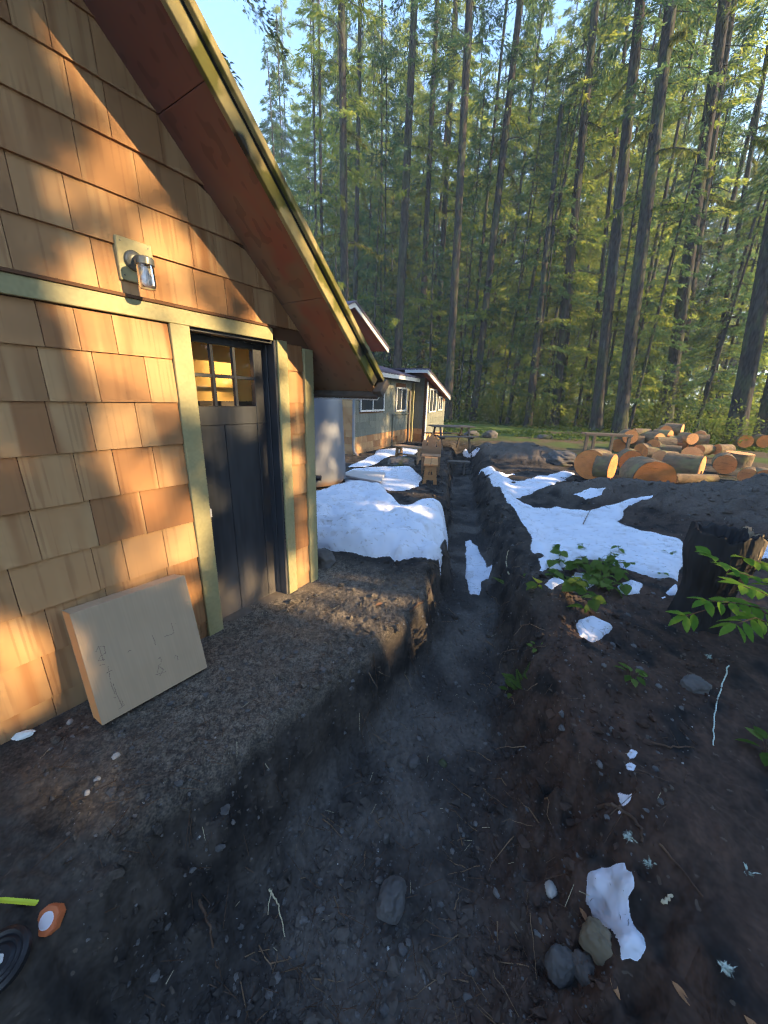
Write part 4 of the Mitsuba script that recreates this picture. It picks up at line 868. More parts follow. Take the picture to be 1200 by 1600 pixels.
stick([(312, 1410), (325, 1440), (332, 1470), (340, 1515)], .006, .003, 'm_twig', 'dark root on the left bank of the pit', 'root', .008, 'root')
stick([(1137, 1043), (1128, 1070), (1117, 1108), (1114, 1140), (1113, 1168)], .004, .003, 'm_lichen', 'pale lichen covered twig on the right slope', 'twig', .015, 'twig')
stick([(935, 1264), (958, 1258), (975, 1270), (1003, 1298), (1002, 1316)], .009, .005, 'm_twig', 'dark bent stick beside the tiny snow scraps')
stick([(1028, 1318), (1060, 1355), (1095, 1402)], .005, .003, 'm_twig', 'long thin brown stick above the bone shaped snow')
stick([(1035, 1415), (1048, 1399)], .006, .005, 'm_palewood', 'short pale wood splinter right of the bone shaped snow')
stick([(1010, 1160), (1050, 1170), (1085, 1170)], .006, .003, 'm_twig', 'curved grey stick on the right slope below the lichen twig')
stick([(795, 900), (790, 880), (794, 862)], .006, .004, 'm_palewood', 'small pale root stub in the right trench wall', 'root', .02, 'root')
stick([(640, 962), (652, 950), (668, 940), (672, 925)], .012, .006, 'm_twig', 'thick brown root end in the left trench bank', 'root', .03, 'root')
stick([(910, 825), (922, 800), (940, 795), (952, 800)], .006, .003, 'm_twig', 'dark reddish twig standing in the snow sheet', 'twig', .06, 'twig')
for px, py, a, L, lab in ((905, 1420, 1.9, .05, 'rust brown dead leaf left of the bone shaped snow'), (1048, 1535, 2.1, .06, 'rust brown dead leaf below the bone shaped snow'), (1160, 1588, 2.0, .08, 'large brown dead leaf in the bottom right corner'), (952, 1530, 1.8, .05, 'brown dead leaf right of the three rocks'), (598, 944, .3, .07, 'curled dry leaf lying on the left trench rim')):
    g = at(px, py) + [0, 0, .01]; dd = math.cos(a) * RTH - math.sin(a) * TCH + np.array([0, 0, .15])
    m_ = leaf(g, -dd, np.array([0, 0, 1]) + TCH * .4, L, L * .38, .5, .1); solo('dead_leaf', m_, 'm_dryleaf', lab, 'leaf', smooth=True)
for px, py, lab in ((1135, 1513, 'pale green lichen tuft near the bottom right'), (1168, 1364, 'pale green lichen tuft at the right edge above the dead leaves'), (985, 1310, 'pale lichen tuft below the dark bent stick'), (1108, 1028, 'pale lichen tuft right of the small round leaved plant'), (1015, 1350, 'pale torn wood chip above the bone shaped snow')):
    g = at(px, py); rr = np.random.default_rng(px); D = rr.normal(0, 1, (60, 3)); D[:, 2] = abs(D[:, 2]) * .5; D = D / np.linalg.norm(D, axis=1, keepdims=True) * rr.uniform(.01, .028, (60, 1))
    Wd = np.cross(D, rr.normal(0, 1, (60, 3))); Wd = Wd / np.linalg.norm(Wd, axis=1, keepdims=True) * .003
    V, Fc = kites(g + rr.normal(0, .006, (60, 3)), D, Wd); solo('lichen_tuft', trimesh.Trimesh(V, Fc, process=False), 'm_lichen', lab, 'lichen')

# loose stones, twigs and needles that nobody could count
def scatter(n, xr, yr, seed, power=1.6):
    r = np.random.default_rng(seed); rad = .35 + (r.uniform(size=n) ** power) * (yr - .35); ang = np.radians(r.uniform(-15, 85, n) + 90)
    return rad * np.cos(ang), rad * np.sin(ang), r
SNOWU = shapely.union_all(SNOWPOLY); shapely.prepare(SNOWU)
def off_snow(x, y): return ~shapely.contains_xy(SNOWU, x, y)
def pebbles(n, size, mat_, name, lab, seed, yr=9, sub=1):
    x, y, r = scatter(n, 0, yr, seed)
    ok = ((x > -2.25) | (y > 2.6)) & off_snow(x, y)
    x, y = x[ok], y[ok]; n = len(x)
    base = trimesh.creation.icosphere(subdivisions=sub); bv, bf = np.array(base.vertices), base.faces
    s = np.minimum(size * .45 * r.uniform(.02, 1, n) ** -.55, size * 3.2)
    sc = np.stack([s, s * r.uniform(.6, 1, n), s * r.uniform(.4, .8, n)], 1)
    nv = len(bv); jig = 1 + .5 * (r.uniform(size=(n, nv)) - .5)
    a = r.uniform(0, 6.3, n); ca, sa = np.cos(a), np.sin(a)
    v = bv[None] * jig[..., None] * sc[:, None]
    v = np.stack([v[..., 0] * ca[:, None] - v[..., 1] * sa[:, None], v[..., 0] * sa[:, None] + v[..., 1] * ca[:, None], v[..., 2]], -1)
    v = v + np.stack([x, y, terrain(x, y) + s * .15], 1)[:, None]
    f = (bf[None] + (np.arange(n) * nv)[:, None, None]).reshape(-1, 3)
    setting(name, trimesh.Trimesh(v.reshape(-1, 3), f, process=False), mat_, smooth=False, kind='stuff', label=lab)
pebbles(7000, .0066, 'm_pebble', 'gravel', 'loose small stones and crumbs of soil strewn over the dug ground', 21)
pebbles(800, .0026, 'm_pale_pebble', 'pale_gravel', 'tiny pale specks of stone strewn over the dug ground', 22, 6, 0)
def clods(n, seed):
    r = np.random.default_rng(seed); kinds = []
    for q in range(24):
        c = r.normal(0, 1, (11, 3)); c /= np.linalg.norm(c, axis=1, keepdims=True); h_ = hull(c * [1, .8, .65] * r.uniform(.7, 1.15, (11, 1))); kinds.append((np.array(h_.vertices), np.array(h_.faces)))
    x, y, _ = scatter(n * 3, 0, 13, seed + 1, 1.5); d = np.abs(trench_d(x, y)); w = np.where((d > .2) & (d < .85), 1.0, .28); w = np.where((terrain(x, y) > .12) & (y > 5), 1.2, w)
    ok = (r.uniform(size=len(x)) < w) & ((x > -2.2) | (y > 2.7)) & off_snow(x, y); x, y = x[ok][:n], y[ok][:n]; z = terrain(x, y)
    size = np.minimum(.0062 * r.uniform(.015, 1, len(x)) ** -.5, .05) * (1 + .05 * y); V, Fc, o = [], [], 0; rot = r.uniform(0, 6.3, len(x))
    for i in range(len(x)):
        v, f = kinds[i % 24]; c_, s_ = math.cos(rot[i]), math.sin(rot[i]); v = v * size[i]
        V.append(np.stack([v[:, 0] * c_ - v[:, 1] * s_ + x[i], v[:, 0] * s_ + v[:, 1] * c_ + y[i], v[:, 2] + z[i] + size[i] * .15], 1)); Fc.append(f + o); o += len(v)
    setting('soil_clods', trimesh.Trimesh(np.vstack(V), np.vstack(Fc), process=False), 'm_soil', smooth=False, kind='stuff', label='crumbling clods of soil strewn over banks and mounds')
clods(14000, 23)
def rootlets(n, seed):
    r = np.random.default_rng(seed); ms = []
    while len(ms) < n:
        x, y, _ = scatter(1, 0, 8, int(r.integers(1e9)), 1.3); x, y = float(x[0]), float(y[0]); d = float(trench_d(np.array([x]), np.array([y]))[0])
        if not .22 < abs(d) < .6: continue
        p0 = np.array([x, y, gz(x, y) - .01]); l = r.uniform(.05, .2); a = r.normal(0, .9); dr0 = np.array([-np.sign(d) * math.cos(a), math.sin(a), r.uniform(-.2, .5)])
        t_ = np.linspace(0, 1, 6)[:, None]; P = p0 + dr0 * l * t_ + np.array([0, 0, -.5]) * l * t_ ** 2 + r.normal(0, .006, (6, 3)) * t_; P[:, 2] = np.maximum(P[:, 2], terrain(P[:, 0], P[:, 1]) + .003)
        ms.append(tube(P, np.linspace(r.uniform(.0015, .004), .0008, 6), 5, cap=False))
    setting('rootlets', cat(ms), 'm_root', smooth=True, kind='stuff', label='thin cut rootlets hanging out of the trench banks')
rootlets(160, 41)
def twigs(n, seed, mat_, lab, L=.09, rad=.0016, name='twig_litter', yr=7):
    x, y, r = scatter(n, 0, yr, seed, 1.5); ok = (x > -2.2) | (y > 2.7); x, y = x[ok], y[ok]; n = len(x)
    a = r.uniform(0, 6.3, n); l = L * r.uniform(.3, 1.4, n); dx, dy = np.cos(a) * l, np.sin(a) * l
    P0 = np.stack([x, y, terrain(x, y) + .006], 1); P1 = np.stack([x + dx, y + dy, terrain(x + dx, y + dy) + r.uniform(.004, .02, n)], 1)
    D = P1 - P0; S = np.cross(D, [0, 0, 1.0]); S /= np.linalg.norm(S, axis=1, keepdims=True); U = np.cross(S, D); U /= np.linalg.norm(U, axis=1, keepdims=True)
    o = [S * rad, -S * rad * .5 + U * rad * .9, -S * rad * .5 - U * rad * .9]
    V = np.stack([P0 + k for k in o] + [P1 + k * .6 for k in o], 1).reshape(-1, 3)
    f = np.array([[0, 1, 4], [0, 4, 3], [1, 2, 5], [1, 5, 4], [2, 0, 3], [2, 3, 5]])
    setting(name, trimesh.Trimesh(V, (f[None] + (np.arange(n) * 6)[:, None, None]).reshape(-1, 3), process=False), mat_, smooth=False, kind='stuff', label=lab)
twigs(1300, 31, 'm_twig', 'dark twigs and rootlets strewn over the soil')
twigs(120, 32, 'm_palewood', 'pale splinters and dry stalks strewn over the soil', .05, .0014, 'splinter_litter')

def snow_litter(n, seed):
    r = np.random.default_rng(seed); P = []
    for X, Y, D in SNOWS:
        ok = np.argwhere(D > .02); m_ = int(min(len(ok), max(8, n * len(ok) * (X[1, 0] - X[0, 0]) ** 2)))
        q = ok[r.integers(0, len(ok), m_)] if len(ok) else []
        for a, b in q: P.append((X[a, b] + r.normal(0, .01), Y[a, b] + r.normal(0, .01)))
    return np.array(P), r
SL_P, r_ = snow_litter(260, 77)
import embreex  # noqa: F401  (fast ray casts for trimesh)
snow_all = cat([trimesh.Trimesh(*meshkit.WRITTEN[scene[k]['filename']][:2], process=False) for k in scene if k.startswith('snow')])
loc, ri, _ = snow_all.ray.intersects_location(np.column_stack([SL_P, np.full(len(SL_P), 3.0)]), np.tile([0, 0, -1.0], (len(SL_P), 1)), multiple_hits=False)
n = len(loc); a = r_.uniform(0, 6.3, n); l = r_.exponential(.022, n) + .006; D = np.stack([np.cos(a) * l, np.sin(a) * l, r_.uniform(-.1, .3, n) * l], 1); Wd = np.cross(D, [0, 0, 1.0]); Wd = Wd / np.linalg.norm(Wd, axis=1, keepdims=True) * r_.uniform(.0006, .0016, (n, 1))
V, Fc = kites(loc + [0, 0, .003], D, Wd, bend=np.array([0, 0, .002])); setting('needle_litter', trimesh.Trimesh(V, Fc, process=False), 'm_twig', smooth=False, kind='stuff', label='dark needles and bits of twig strewn over the old snow')

# ------------------------------------------------------------------ trees
def trunk_mesh(b, t, r0, r1, n=14, m=26, seed=0, flare=.5, rough=.10):
    b, t = np.asarray(b, float), np.asarray(t, float); H = np.linalg.norm(t - b); ax = frame((t - b) / H, (1, 0, 0)); th = np.arange(n) * 2 * np.pi / n
    s = np.linspace(0, 1, m) ** 1.25; V = []
    for k in s:
        hz = k * H; r = (r0 + (r1 - r0) * k) * (1 + flare * math.exp(-hz / (r0 * 2.2)))
        q = np.stack([np.cos(th) * 2.1, np.sin(th) * 2.1, th * 0 + hz * .35 + seed * 7.1], -1)
        rr = r * (1 + rough * 2 * (meshkit.fbm(q, 2) - .5) + rough * (meshkit.noise(q * [4, 4, .6]) - .5))
        V.append(b + (t - b) * k + (np.cos(th) * rr)[:, None] * ax[1] + (np.sin(th) * rr)[:, None] * ax[2])
    V = np.vstack(V); i = np.arange(n); j = (i + 1) % n
    Fc = np.vstack([np.vstack([np.stack([a * n + i, a * n + j, (a + 1) * n + j], 1), np.stack([a * n + i, (a + 1) * n + j, (a + 1) * n + i], 1)]) for a in range(m - 1)])
    return trimesh.Trimesh(V, Fc, process=False)
def conifer_sprays(seed, H, base, R, nbr, per, L=.55, Wd=.10, droop=.35, lo=.25):
    """branches and drooping sprays of a conifer standing at the origin: (branch lines, P, D, W)"""
    r = np.random.default_rng(seed)
    t = np.sort(r.uniform(0, 1, nbr)) ** .9; z = base + (H - base) * t
    prof = np.where(t < .25, .55 + 1.8 * t, np.maximum(1.0 * (1 - (t - .25) / .75) ** .8, .06)); ln = R * prof * r.uniform(.55, 1.12, nbr); az = r.uniform(0, 2 * np.pi, nbr)
    up = r.uniform(-.15, .35, nbr); dr_ = droop * r.uniform(.6, 1.4, nbr)
    k = np.repeat(np.arange(nbr), np.maximum((per * ln / R).astype(int), 5)); n = len(k)
    s = r.uniform(lo, 1, n) ** .8
    cz, sz_ = np.cos(az[k]), np.sin(az[k])
    rad = ln[k] * s; h = z[k] + ln[k] * (up[k] * s - dr_[k] * s * s)
    side = r.normal(0, .16, n) * ln[k] * (1.15 - s) + r.normal(0, .12, n)
    P = np.stack([cz * rad - sz_ * side, sz_ * rad + cz * side, h + r.normal(0, .06, n)], 1)
    D = np.stack([cz * .8 - sz_ * np.sign(side) * .55, sz_ * .8 + cz * np.sign(side) * .55, -r.uniform(.1, .9, n)], 1) + r.normal(0, .25, (n, 3))
    D /= np.linalg.norm(D, axis=1, keepdims=True); D *= (L * r.uniform(.5, 1.25, n))[:, None]
    Wv = np.cross(D, np.stack([r.normal(0, .5, n), r.normal(0, .5, n), np.ones(n)], 1)); Wv /= np.linalg.norm(Wv, axis=1, keepdims=True); Wv *= (Wd * r.uniform(.6, 1.3, n))[:, None]
    lines = [(np.array([[0, 0, z[q]], [math.cos(az[q]) * ln[q] * .5, math.sin(az[q]) * ln[q] * .5, z[q] + ln[q] * (up[q] * .5 - dr_[q] * .25)], [math.cos(az[q]) * ln[q] * .97, math.sin(az[q]) * ln[q] * .97, z[q] + ln[q] * (up[q] * .97 - dr_[q] * .94)]])) for q in range(nbr)]
    tone = np.clip(r.normal(.5, .3, nbr)[k] + r.normal(0, .16, n), 0, 1)
    return lines, P, D, Wv, tone, r.uniform(0, 1, n)
def spray_mesh(P, D, Wv, tone, other):
    V, Fc = kites(P, D, Wv, bend=np.array([0, 0, .04]))
    return trimesh.Trimesh(V, Fc, process=False), np.repeat(np.stack([tone, other], 1), 4, axis=0)
def stick_lines(lines, r0=.03):
    V, Fc = [], []
    for i, L in enumerate(lines):
        rr = r0 * np.array([1, .6, .2]); d = L[2] - L[0]; a = np.cross(d, [0, 0, 1.0]); a /= np.linalg.norm(a) + 1e-9; b = np.cross(a, d); b /= np.linalg.norm(b) + 1e-9
        o = [a, -.5 * a + .87 * b, -.5 * a - .87 * b]
        V += [L[k] + q * rr[k] for k in range(3) for q in o]; q0 = i * 9
        for k in (0, 3):
            for m_ in range(3): n_ = (m_ + 1) % 3; Fc += [[q0 + k + m_, q0 + k + n_, q0 + k + 3 + n_], [q0 + k + m_, q0 + k + 3 + n_, q0 + k + 3 + m_]]
    return trimesh.Trimesh(np.array(V), np.array(Fc), process=False)

# crown shapes shared by many trees (each tree is an instance with its own turn and size)
CROWNS = []
def crown_kind(name, *a, **k):
    lines, P, D, Wv, tone, o = conifer_sprays(*a, **k); m_, uv = spray_mesh(P, D, Wv, tone, o)
    scene[name] = {'type': 'shapegroup', 'foliage': mikit.ply(m_, 'm_blue_needle' if name[-1] in '13' else 'm_needle', False, uv=uv), 'boughs': mikit.ply(stick_lines(lines), 'm_bark')}
for i, (base, R, nb, per, dp) in enumerate([(15, 3.4, 50, 150, .35), (17, 3.6, 46, 160, .5), (14, 3.3, 52, 150, .3), (18, 3.8, 44, 170, .45)]): crown_kind(f'crown_tall_{i}', 40 + i, 42., base, R, nb, per, L=.32, Wd=.042, droop=dp)
for i, (H, base, R, nb, per, dp) in enumerate([(17, 1.2, 2.9, 84, 110, .35), (22, 2.0, 3.0, 95, 110, .3), (13, .8, 2.6, 70, 105, .45)]): crown_kind(f'crown_young_{i}', 60 + i, float(H), base, R, nb, per, L=.30, Wd=.04, droop=dp)
for i, (H, base, R, nb, per, dp) in enumerate([(40, 3., 4.6, 130, 220, .35), (36, 2.5, 4.0, 125, 210, .5), (44, 5., 4.8, 130, 225, .3), (38, 4., 4.2, 120, 215, .4)]): crown_kind(f'crown_full_{i}', 80 + i, float(H), base, R, nb, per, L=.38, Wd=.052, droop=dp, lo=.25)
HT = {**{f'crown_tall_{i}': 42. for i in range(4)}, 'crown_young_0': 17., 'crown_young_1': 22., 'crown_young_2': 13., 'crown_full_0': 40., 'crown_full_1': 36., 'crown_full_2': 44., 'crown_full_3': 38.}

def put_crown(k, kind, b, scale, rot, tilt=(0, 0)):
    c = key_of('crown', k)
    M = T().translate(list(map(float, b)))
    sh = np.eye(4); sh[0, 2], sh[1, 2] = tilt
    labels[c + '__foliage'] = {'kind': 'stuff'}; labels[c + '__boughs'] = {'kind': 'stuff'}
    scene[c] = {'type': 'instance', 'to_world': M @ T(sh.tolist()) @ T().rotate([0, 0, 1], rot) @ T().scale(scale), 'group': {'type': 'ref', 'id': kind}}
rt = np.random.default_rng(11)
def dead_branches(k, b, t, r0, n, z0, z1, seed):
    r = np.random.default_rng(seed); H = t[2] - b[2]
    for q in range(n):
        f = r.uniform(z0, z1) / H; p = b + (t - b) * f; a = r.uniform(0, 6.28); l = r.uniform(1.0, 3.0); d = np.array([math.cos(a), math.sin(a), 0])
        s = np.linspace(0, 1, 7); P = p + d * (l * s)[:, None] + np.array([0, 0, 1.0]) * (l * (r.uniform(-.1, .25) * s - r.uniform(.1, .5) * s * s))[:, None] + r.normal(0, .05, (7, 3)) * s[:, None]
        part('branch', k, tube(P, np.linspace(.045, .012, 7), 5, cap=False), 'm_bark')
        if r.uniform() < .9:
            n_ = 170; w = r.uniform(.15, 1, n_); Q = np.stack([np.interp(w * 6, range(7), P[:, c]) for c in range(3)], 1); D = r.normal(0, .14, (n_, 3)) + [0, 0, -.14]; Wv = np.cross(D, r.normal(0, 1, (n_, 3))); Wv = Wv / np.linalg.norm(Wv, axis=1, keepdims=True) * .035
            V, Fc = kites(Q, D, Wv); part('hanging_moss', k, trimesh.Trimesh(V, Fc, process=False), 'm_needle' if q % 2 else 'm_moss', kind='stuff', uv=np.repeat(r.uniform(size=(n_, 2)), 4, axis=0))
# name, base pixel, top pixel, distance, width px at mid height, crown kind, label
FRONT = [
 ((540, 640), (535, 120), 27, 17, 'crown_tall_0', 'bluish straight trunk just right of the cabin roof line, thickest there'),
 ((552, 640), (562, 60), 33, 10, 'crown_tall_1', 'slim dark trunk close behind the thick trunk by the cabin roof'),
 ((506, 640), (500, 180), 36, 7, 'crown_tall_2', 'thin dark trunk leftmost beside the cabin roof edge'),
 ((617, 650), (648, 0), 30, 18, 'crown_tall_3', 'stout dark trunk rising straight above the purple house roof'),
 ((652, 655), (682, 24), 36, 12, 'crown_tall_0', 'trunk in shade behind the stout trunk over the house, to its right'),
 ((677, 655), (712, 0), 38, 12, 'crown_tall_2', 'shaded trunk left of the grey blue trunk by the wing'),
 ((699, 660), (734, 0), 29, 17, 'crown_tall_1', 'grey blue trunk standing just beyond the wing of the house'),
 ((726, 662), (774, 180), 34, 7, 'crown_tall_0', 'very thin trunk between the wing trunk and the long leaning one'),
 ((738, 664), (813, 0), 31, 15, 'crown_tall_3', 'long dark trunk leaning right above the dirt mound'),
 ((866, 664), (931, 0), 30, 17, 'crown_tall_2', 'straight dark trunk above the far grass, left of the pale one'),
 ((875, 668), (898, 385), 32, 9, 'crown_tall_3', 'slender pale mossy trunk touching the straight dark trunk'),
 ((915, 668), (983, 9), 37, 9, 'crown_tall_0', 'slim trunk in shadow just left of the pale grey trunk'),
 ((931, 672), (1001, 0), 28, 22, 'crown_tall_1', 'pale grey green lichen trunk behind the log rack'),
 ((968, 674), (1049, 0), 27, 25, 'crown_tall_3', 'broad rough barked dark trunk right of the pale grey trunk'),
 ((1040, 668), (1112, 0), 31, 24, 'crown_tall_0', 'thick mossy green trunk, left one of the close pair'),
 ((1050, 664), (1137, 0), 34, 18, 'crown_tall_2', 'black trunk, right one of the close pair'),
 ((1103, 668), (1169, 210), 36, 10, 'crown_tall_1', 'thin dark trunk between the close pair and the right edge'),
 ((1148, 690), (1212, 300), 24, 32, 'crown_tall_3', 'broad trunk leaning at the right edge of the picture'),
 ((1190, 690), (1290, 240), 26, 26, 'crown_tall_0', 'trunk half cut off by the right edge of the picture')]
for i, (pb_, pt_, dist, wpx, kind, lab) in enumerate(FRONT):
    b = on_dist(*pb_, dist); b[2] = gz(b[0], b[1]) - .1
    q = ray(*pt_); hd = np.array([b[0], b[1]]) / math.hypot(b[0], b[1])
    tt = math.hypot(b[0], b[1]) / (q[0] * hd[0] + q[1] * hd[1]); top = EYE + q * tt
    lean = (top - b)[:2] / (top - b)[2]
    lean = np.clip(lean, -.09, .09)
    H = 40.0 * rt.uniform(.9, 1.1); t3 = b + np.array([lean[0] * H, lean[1] * H, H])
    dep = (on_dist(*pb_, dist) - EYE) @ FWD; r0 = wpx * dep / 578 / 2 * .74
    k = thing('tall_conifer', lab, 'tree', 'tall trunks along the forest edge')
    part('trunk', k, trunk_mesh(b, t3, r0, r0 * .42, 18, 40, i, .35), 'm_bark', smooth=True, uv=np.tile([1.0 if i in (12, 10) else .25, .5], (18 * 40, 1)))
    put_crown(k, kind, b, H / HT[kind], rt.uniform(0, 360), lean)
    dead_branches(k, b, t3, r0, 7, 4.5, 19, 500 + i)
# the broken snag
b = on_dist(825, 664, 29); b[2] = gz(*b[:2]) - .1; k = thing('broken_snag', 'dead branchless snag with a broken top between the leaning trunks', 'tree')
q = ray(878, 162); t3 = EYE + q * (math.hypot(b[0], b[1]) / (math.hypot(q[0], q[1])))
part('trunk', k, trunk_mesh(b, t3, .26, .13, 14, 26, 90, .3), 'm_bark', smooth=True, uv=np.tile([.2, .5], (14 * 26, 1)))
b2_ = b + (t3 - b) * .55; q = ray(913, 130); t4 = EYE + q * (math.hypot(b[0], b[1]) / math.hypot(q[0], q[1])); part('side_stem', k, tube([b2_, (b2_ + t4) / 2 + [.1, 0, .3], t4], [.12, .09, .03], 8), 'm_bark', smooth=True)
b = on_dist(792, 664, 31); b[2] = gz(*b[:2]) - .1; q = ray(850, 341); t3 = EYE + q * (math.hypot(b[0], b[1]) / math.hypot(q[0], q[1])); k = thing('broken_snag', 'thin leaning dead pole left of the broken snag', 'tree')
part('trunk', k, trunk_mesh(b, t3, .16, .10, 10, 20, 91, .2), 'm_bark', smooth=True, uv=np.tile([.2, .5], (200, 1)))

# the forest behind: rows of trees inside the wedge the picture shows, and a little beyond
def free(x, y, pts, dmin): return all((x - a) ** 2 + (y - c) ** 2 > dmin ** 2 for a, c in pts)
placed = []
FA, FB = np.array([-46.0, 27.0]), np.array([15.5, 84.0]); FD = (FB - FA) / np.linalg.norm(FB - FA); FN = np.array([-FD[1], FD[0]])
def plant(kinds, n, where, dmin, lab, grp, rad, sc=(.85, 1.15), np_=(8, 12)):
    got = tries = 0
    while got < n and tries < 6000:
        tries += 1; x, y = where()
        if math.degrees(math.atan2(x, y)) < -47.8 or not free(x, y, placed, dmin): continue
        placed.append((x, y)); got += 1; b = np.array([x, y, gz(x, y) - .1]); kind = kinds[rt.integers(len(kinds))]
        s_ = rt.uniform(*sc); H = HT[kind] * s_; lean = rt.normal(0, .014, 2); k = thing('forest_conifer', lab, 'tree', grp); r0 = rt.uniform(*rad)
        part('trunk', k, trunk_mesh(b, b + np.array([lean[0] * H, lean[1] * H, H * .97]), r0, r0 * .3, *np_, len(placed), .25), 'm_bark', smooth=True, uv=np.tile([rt.uniform(0, .6), .5], (np_[0] * np_[1], 1)))
        put_crown(k, kind, b, s_, rt.uniform(0, 360), lean)
def wedge(d0, d1, a0=-52, a1=11, pw=1.0):
    def f():
        az = math.radians(a0 + (a1 - a0) * rt.uniform() ** pw); d = math.sqrt(rt.uniform(d0 ** 2, d1 ** 2)); return d * math.sin(az), d * math.cos(az)
    return f
def band(w0, w1):
    def f(): q = FA + FD * rt.uniform(0, 84) + FN * rt.uniform(w0, w1); return q[0], q[1]
    return f
FULL = [f'crown_full_{i}' for i in range(4)]
plant(FULL, 38, band(-2, 5), 2.0, 'big full crowned conifer in the sunlit rear of the forest', 'big rear conifers', (.14, .24), (.85, 1.2))
plant(FULL, 84, band(6, 30), 2.9, 'big full crowned conifer in the sunlit rear of the forest', 'big rear conifers', (.14, .24), (1.0, 1.35))
plant(FULL, 7, wedge(42, 50, -33, 0), 3.0, 'big full crowned conifer in the sunlit rear of the forest', 'big rear conifers', (.14, .2), (.95, 1.1))
plant([f'crown_tall_{i}' for i in range(4)], 9, wedge(32, 50, a1=9), 2.6, 'tall slim bare trunked conifer behind the front trunks', 'tall slim conifers', (.09, .19))
plant([f'crown_young_{i}' for i in range(3)], 40, wedge(28, 50), 2.4, 'young low branched conifer among the trunks', 'young conifers of the forest', (.08, .15), (.4, .9))
plant([f'crown_young_{i}' for i in range(3)], 15, wedge(30, 40, -40, 11), 1.8, 'young low branched conifer among the trunks', 'young conifers of the forest', (.07, .13), (.7, 1.25))
# far mass of forest
for q in range(56):
    az = math.radians(rt.uniform(-48.5, 15)); d = rt.uniform(90, 125); x, y = d * math.sin(az), d * math.cos(az)
    scene[f'far_forest__{q + 1:03d}'] = {'type': 'instance', 'to_world': T().translate([x, y, gz(x, y) - 1.0]) @ T().rotate([0, 0, 1], rt.uniform(0, 360)) @ T().scale(rt.uniform(1.0, 1.4)), 'group': {'type': 'ref', 'id': f'crown_full_{q % 4}'}}
labels['far_forest'] = {'kind': 'stuff', 'label': 'far off mass of conifers closing the view'}

# undergrowth at the forest edge and inside it
def undergrowth(n, seed, d0, d1, h0, h1, size, mat_, name, lab, az=(-52, 20), per=26, spread=.8):
    r = np.random.default_rng(seed)
    a = np.radians(r.uniform(az[0], az[1], n)); d = np.sqrt(r.uniform(d0 ** 2, d1 ** 2, n)); x, y = d * np.sin(a), d * np.cos(a)
    keep = meshkit.fbm(np.stack([x * .25, y * .25, x * 0 + seed], -1), 2) > .40; x, y = x[keep], y[keep]; n = len(x)
    zb = terrain(x, y); h = r.uniform(h0, h1, n) * (.4 + 1.2 * meshkit.fbm(np.stack([x * .3, y * .3, x * 0 + seed + 5], -1), 2))
    i = np.repeat(np.arange(n), per); m_ = len(i)
    P = np.stack([x[i], y[i], zb[i] + h[i] * r.uniform(.05, 1, m_)], 1) + np.concatenate([r.normal(0, spread * .5, (m_, 2)) * (h[i] / h1)[:, None], np.zeros((m_, 1))], 1)
    D = r.normal(0, 1, (m_, 3)) * [1, 1, .6]; D /= np.linalg.norm(D, axis=1, keepdims=True); D *= (size * r.uniform(.5, 1.3, m_))[:, None]
    Wv = np.cross(D, r.normal(0, .6, (m_, 3)) + [0, 0, 1]); Wv /= np.linalg.norm(Wv, axis=1, keepdims=True); Wv *= (size * .32 * r.uniform(.7, 1.2, m_))[:, None]
    V, Fc = kites(P, D, Wv); uv = np.repeat(np.stack([np.clip(r.normal(.5, .3, m_), 0, 1), r.uniform(size=m_)], 1), 4, axis=0)
    setting(name, trimesh.Trimesh(V, Fc, process=False), mat_, smooth=False, kind='stuff', label=lab, uv=uv)
undergrowth(1500, 71, 29.5, 46, .4, 2.6, .22, 'm_under', 'undergrowth', 'tangled green undergrowth along the forest edge', per=40)
undergrowth(1200, 72, 44, 85, .8, 4.5, .42, 'm_under', 'deep_undergrowth', 'dim undergrowth filling the inside of the forest', per=26, spread=1.6)
undergrowth(1600, 73, 19, 32, .05, .35, .14, 'm_grass', 'grass', 'low grass and moss before the forest edge', per=16, spread=.9)
# bushes one can tell apart
def bush(px, py, dist, h, w, lab, seed, n=700):
    r = np.random.default_rng(seed); b = on_dist(px, py, dist); b[2] = gz(*b[:2]); k = thing('bush', lab, 'bush')
    for q in range(9):
        a = r.uniform(0, 6.28); l = r.uniform(.5, 1) * h; P = np.array([b, b + [math.cos(a) * w * .25, math.sin(a) * w * .25, l * .6], b + [math.cos(a) * w * .6, math.sin(a) * w * .6, l]])
        P = P + r.normal(0, .05, P.shape); P[0] = b; part('stem', k, tube(P, [.03, .02, .008], 5, cap=False), 'm_moss', uv=np.tile([.4, .5], (15, 1)))
    a = r.uniform(0, 6.28, n); rr = np.sqrt(r.uniform(size=n)) * w; z = h * r.uniform(.15, 1, n) ** .8
    P = b + np.stack([np.cos(a) * rr * (.4 + .6 * z / h), np.sin(a) * rr * (.4 + .6 * z / h), z], 1); D = r.normal(0, 1, (n, 3)) * [1, 1, .5]; D /= np.linalg.norm(D, axis=1, keepdims=True); D *= r.uniform(.08, .2, (n, 1)); Wv = np.cross(D, [0, 0, 1.0]) * .35
    V, Fc = kites(P, D, Wv); part('foliage', k, trimesh.Trimesh(V, Fc, process=False), 'm_under', kind='stuff', uv=np.repeat(np.stack([r.uniform(.5, 1, n), r.uniform(size=n)], 1), 4, axis=0))
bush(775, 668, 27, 3.2, 1.4, 'yellow green arching bush beside the grass left of the snag', 1)
bush(1020, 668, 26, 3.4, 1.5, 'mossy tangled bush behind the far log stack', 2)
bush(1110, 672, 24, 2.0, 1.2, 'low green bush right of the far log stack', 3)
bush(1140, 680, 22, 1.3, 1.2, 'low bright bush above the reddish far logs', 4)
bush(840, 668, 28, 2.2, 1.2, 'small lit bush at the foot of the broken snag', 5)

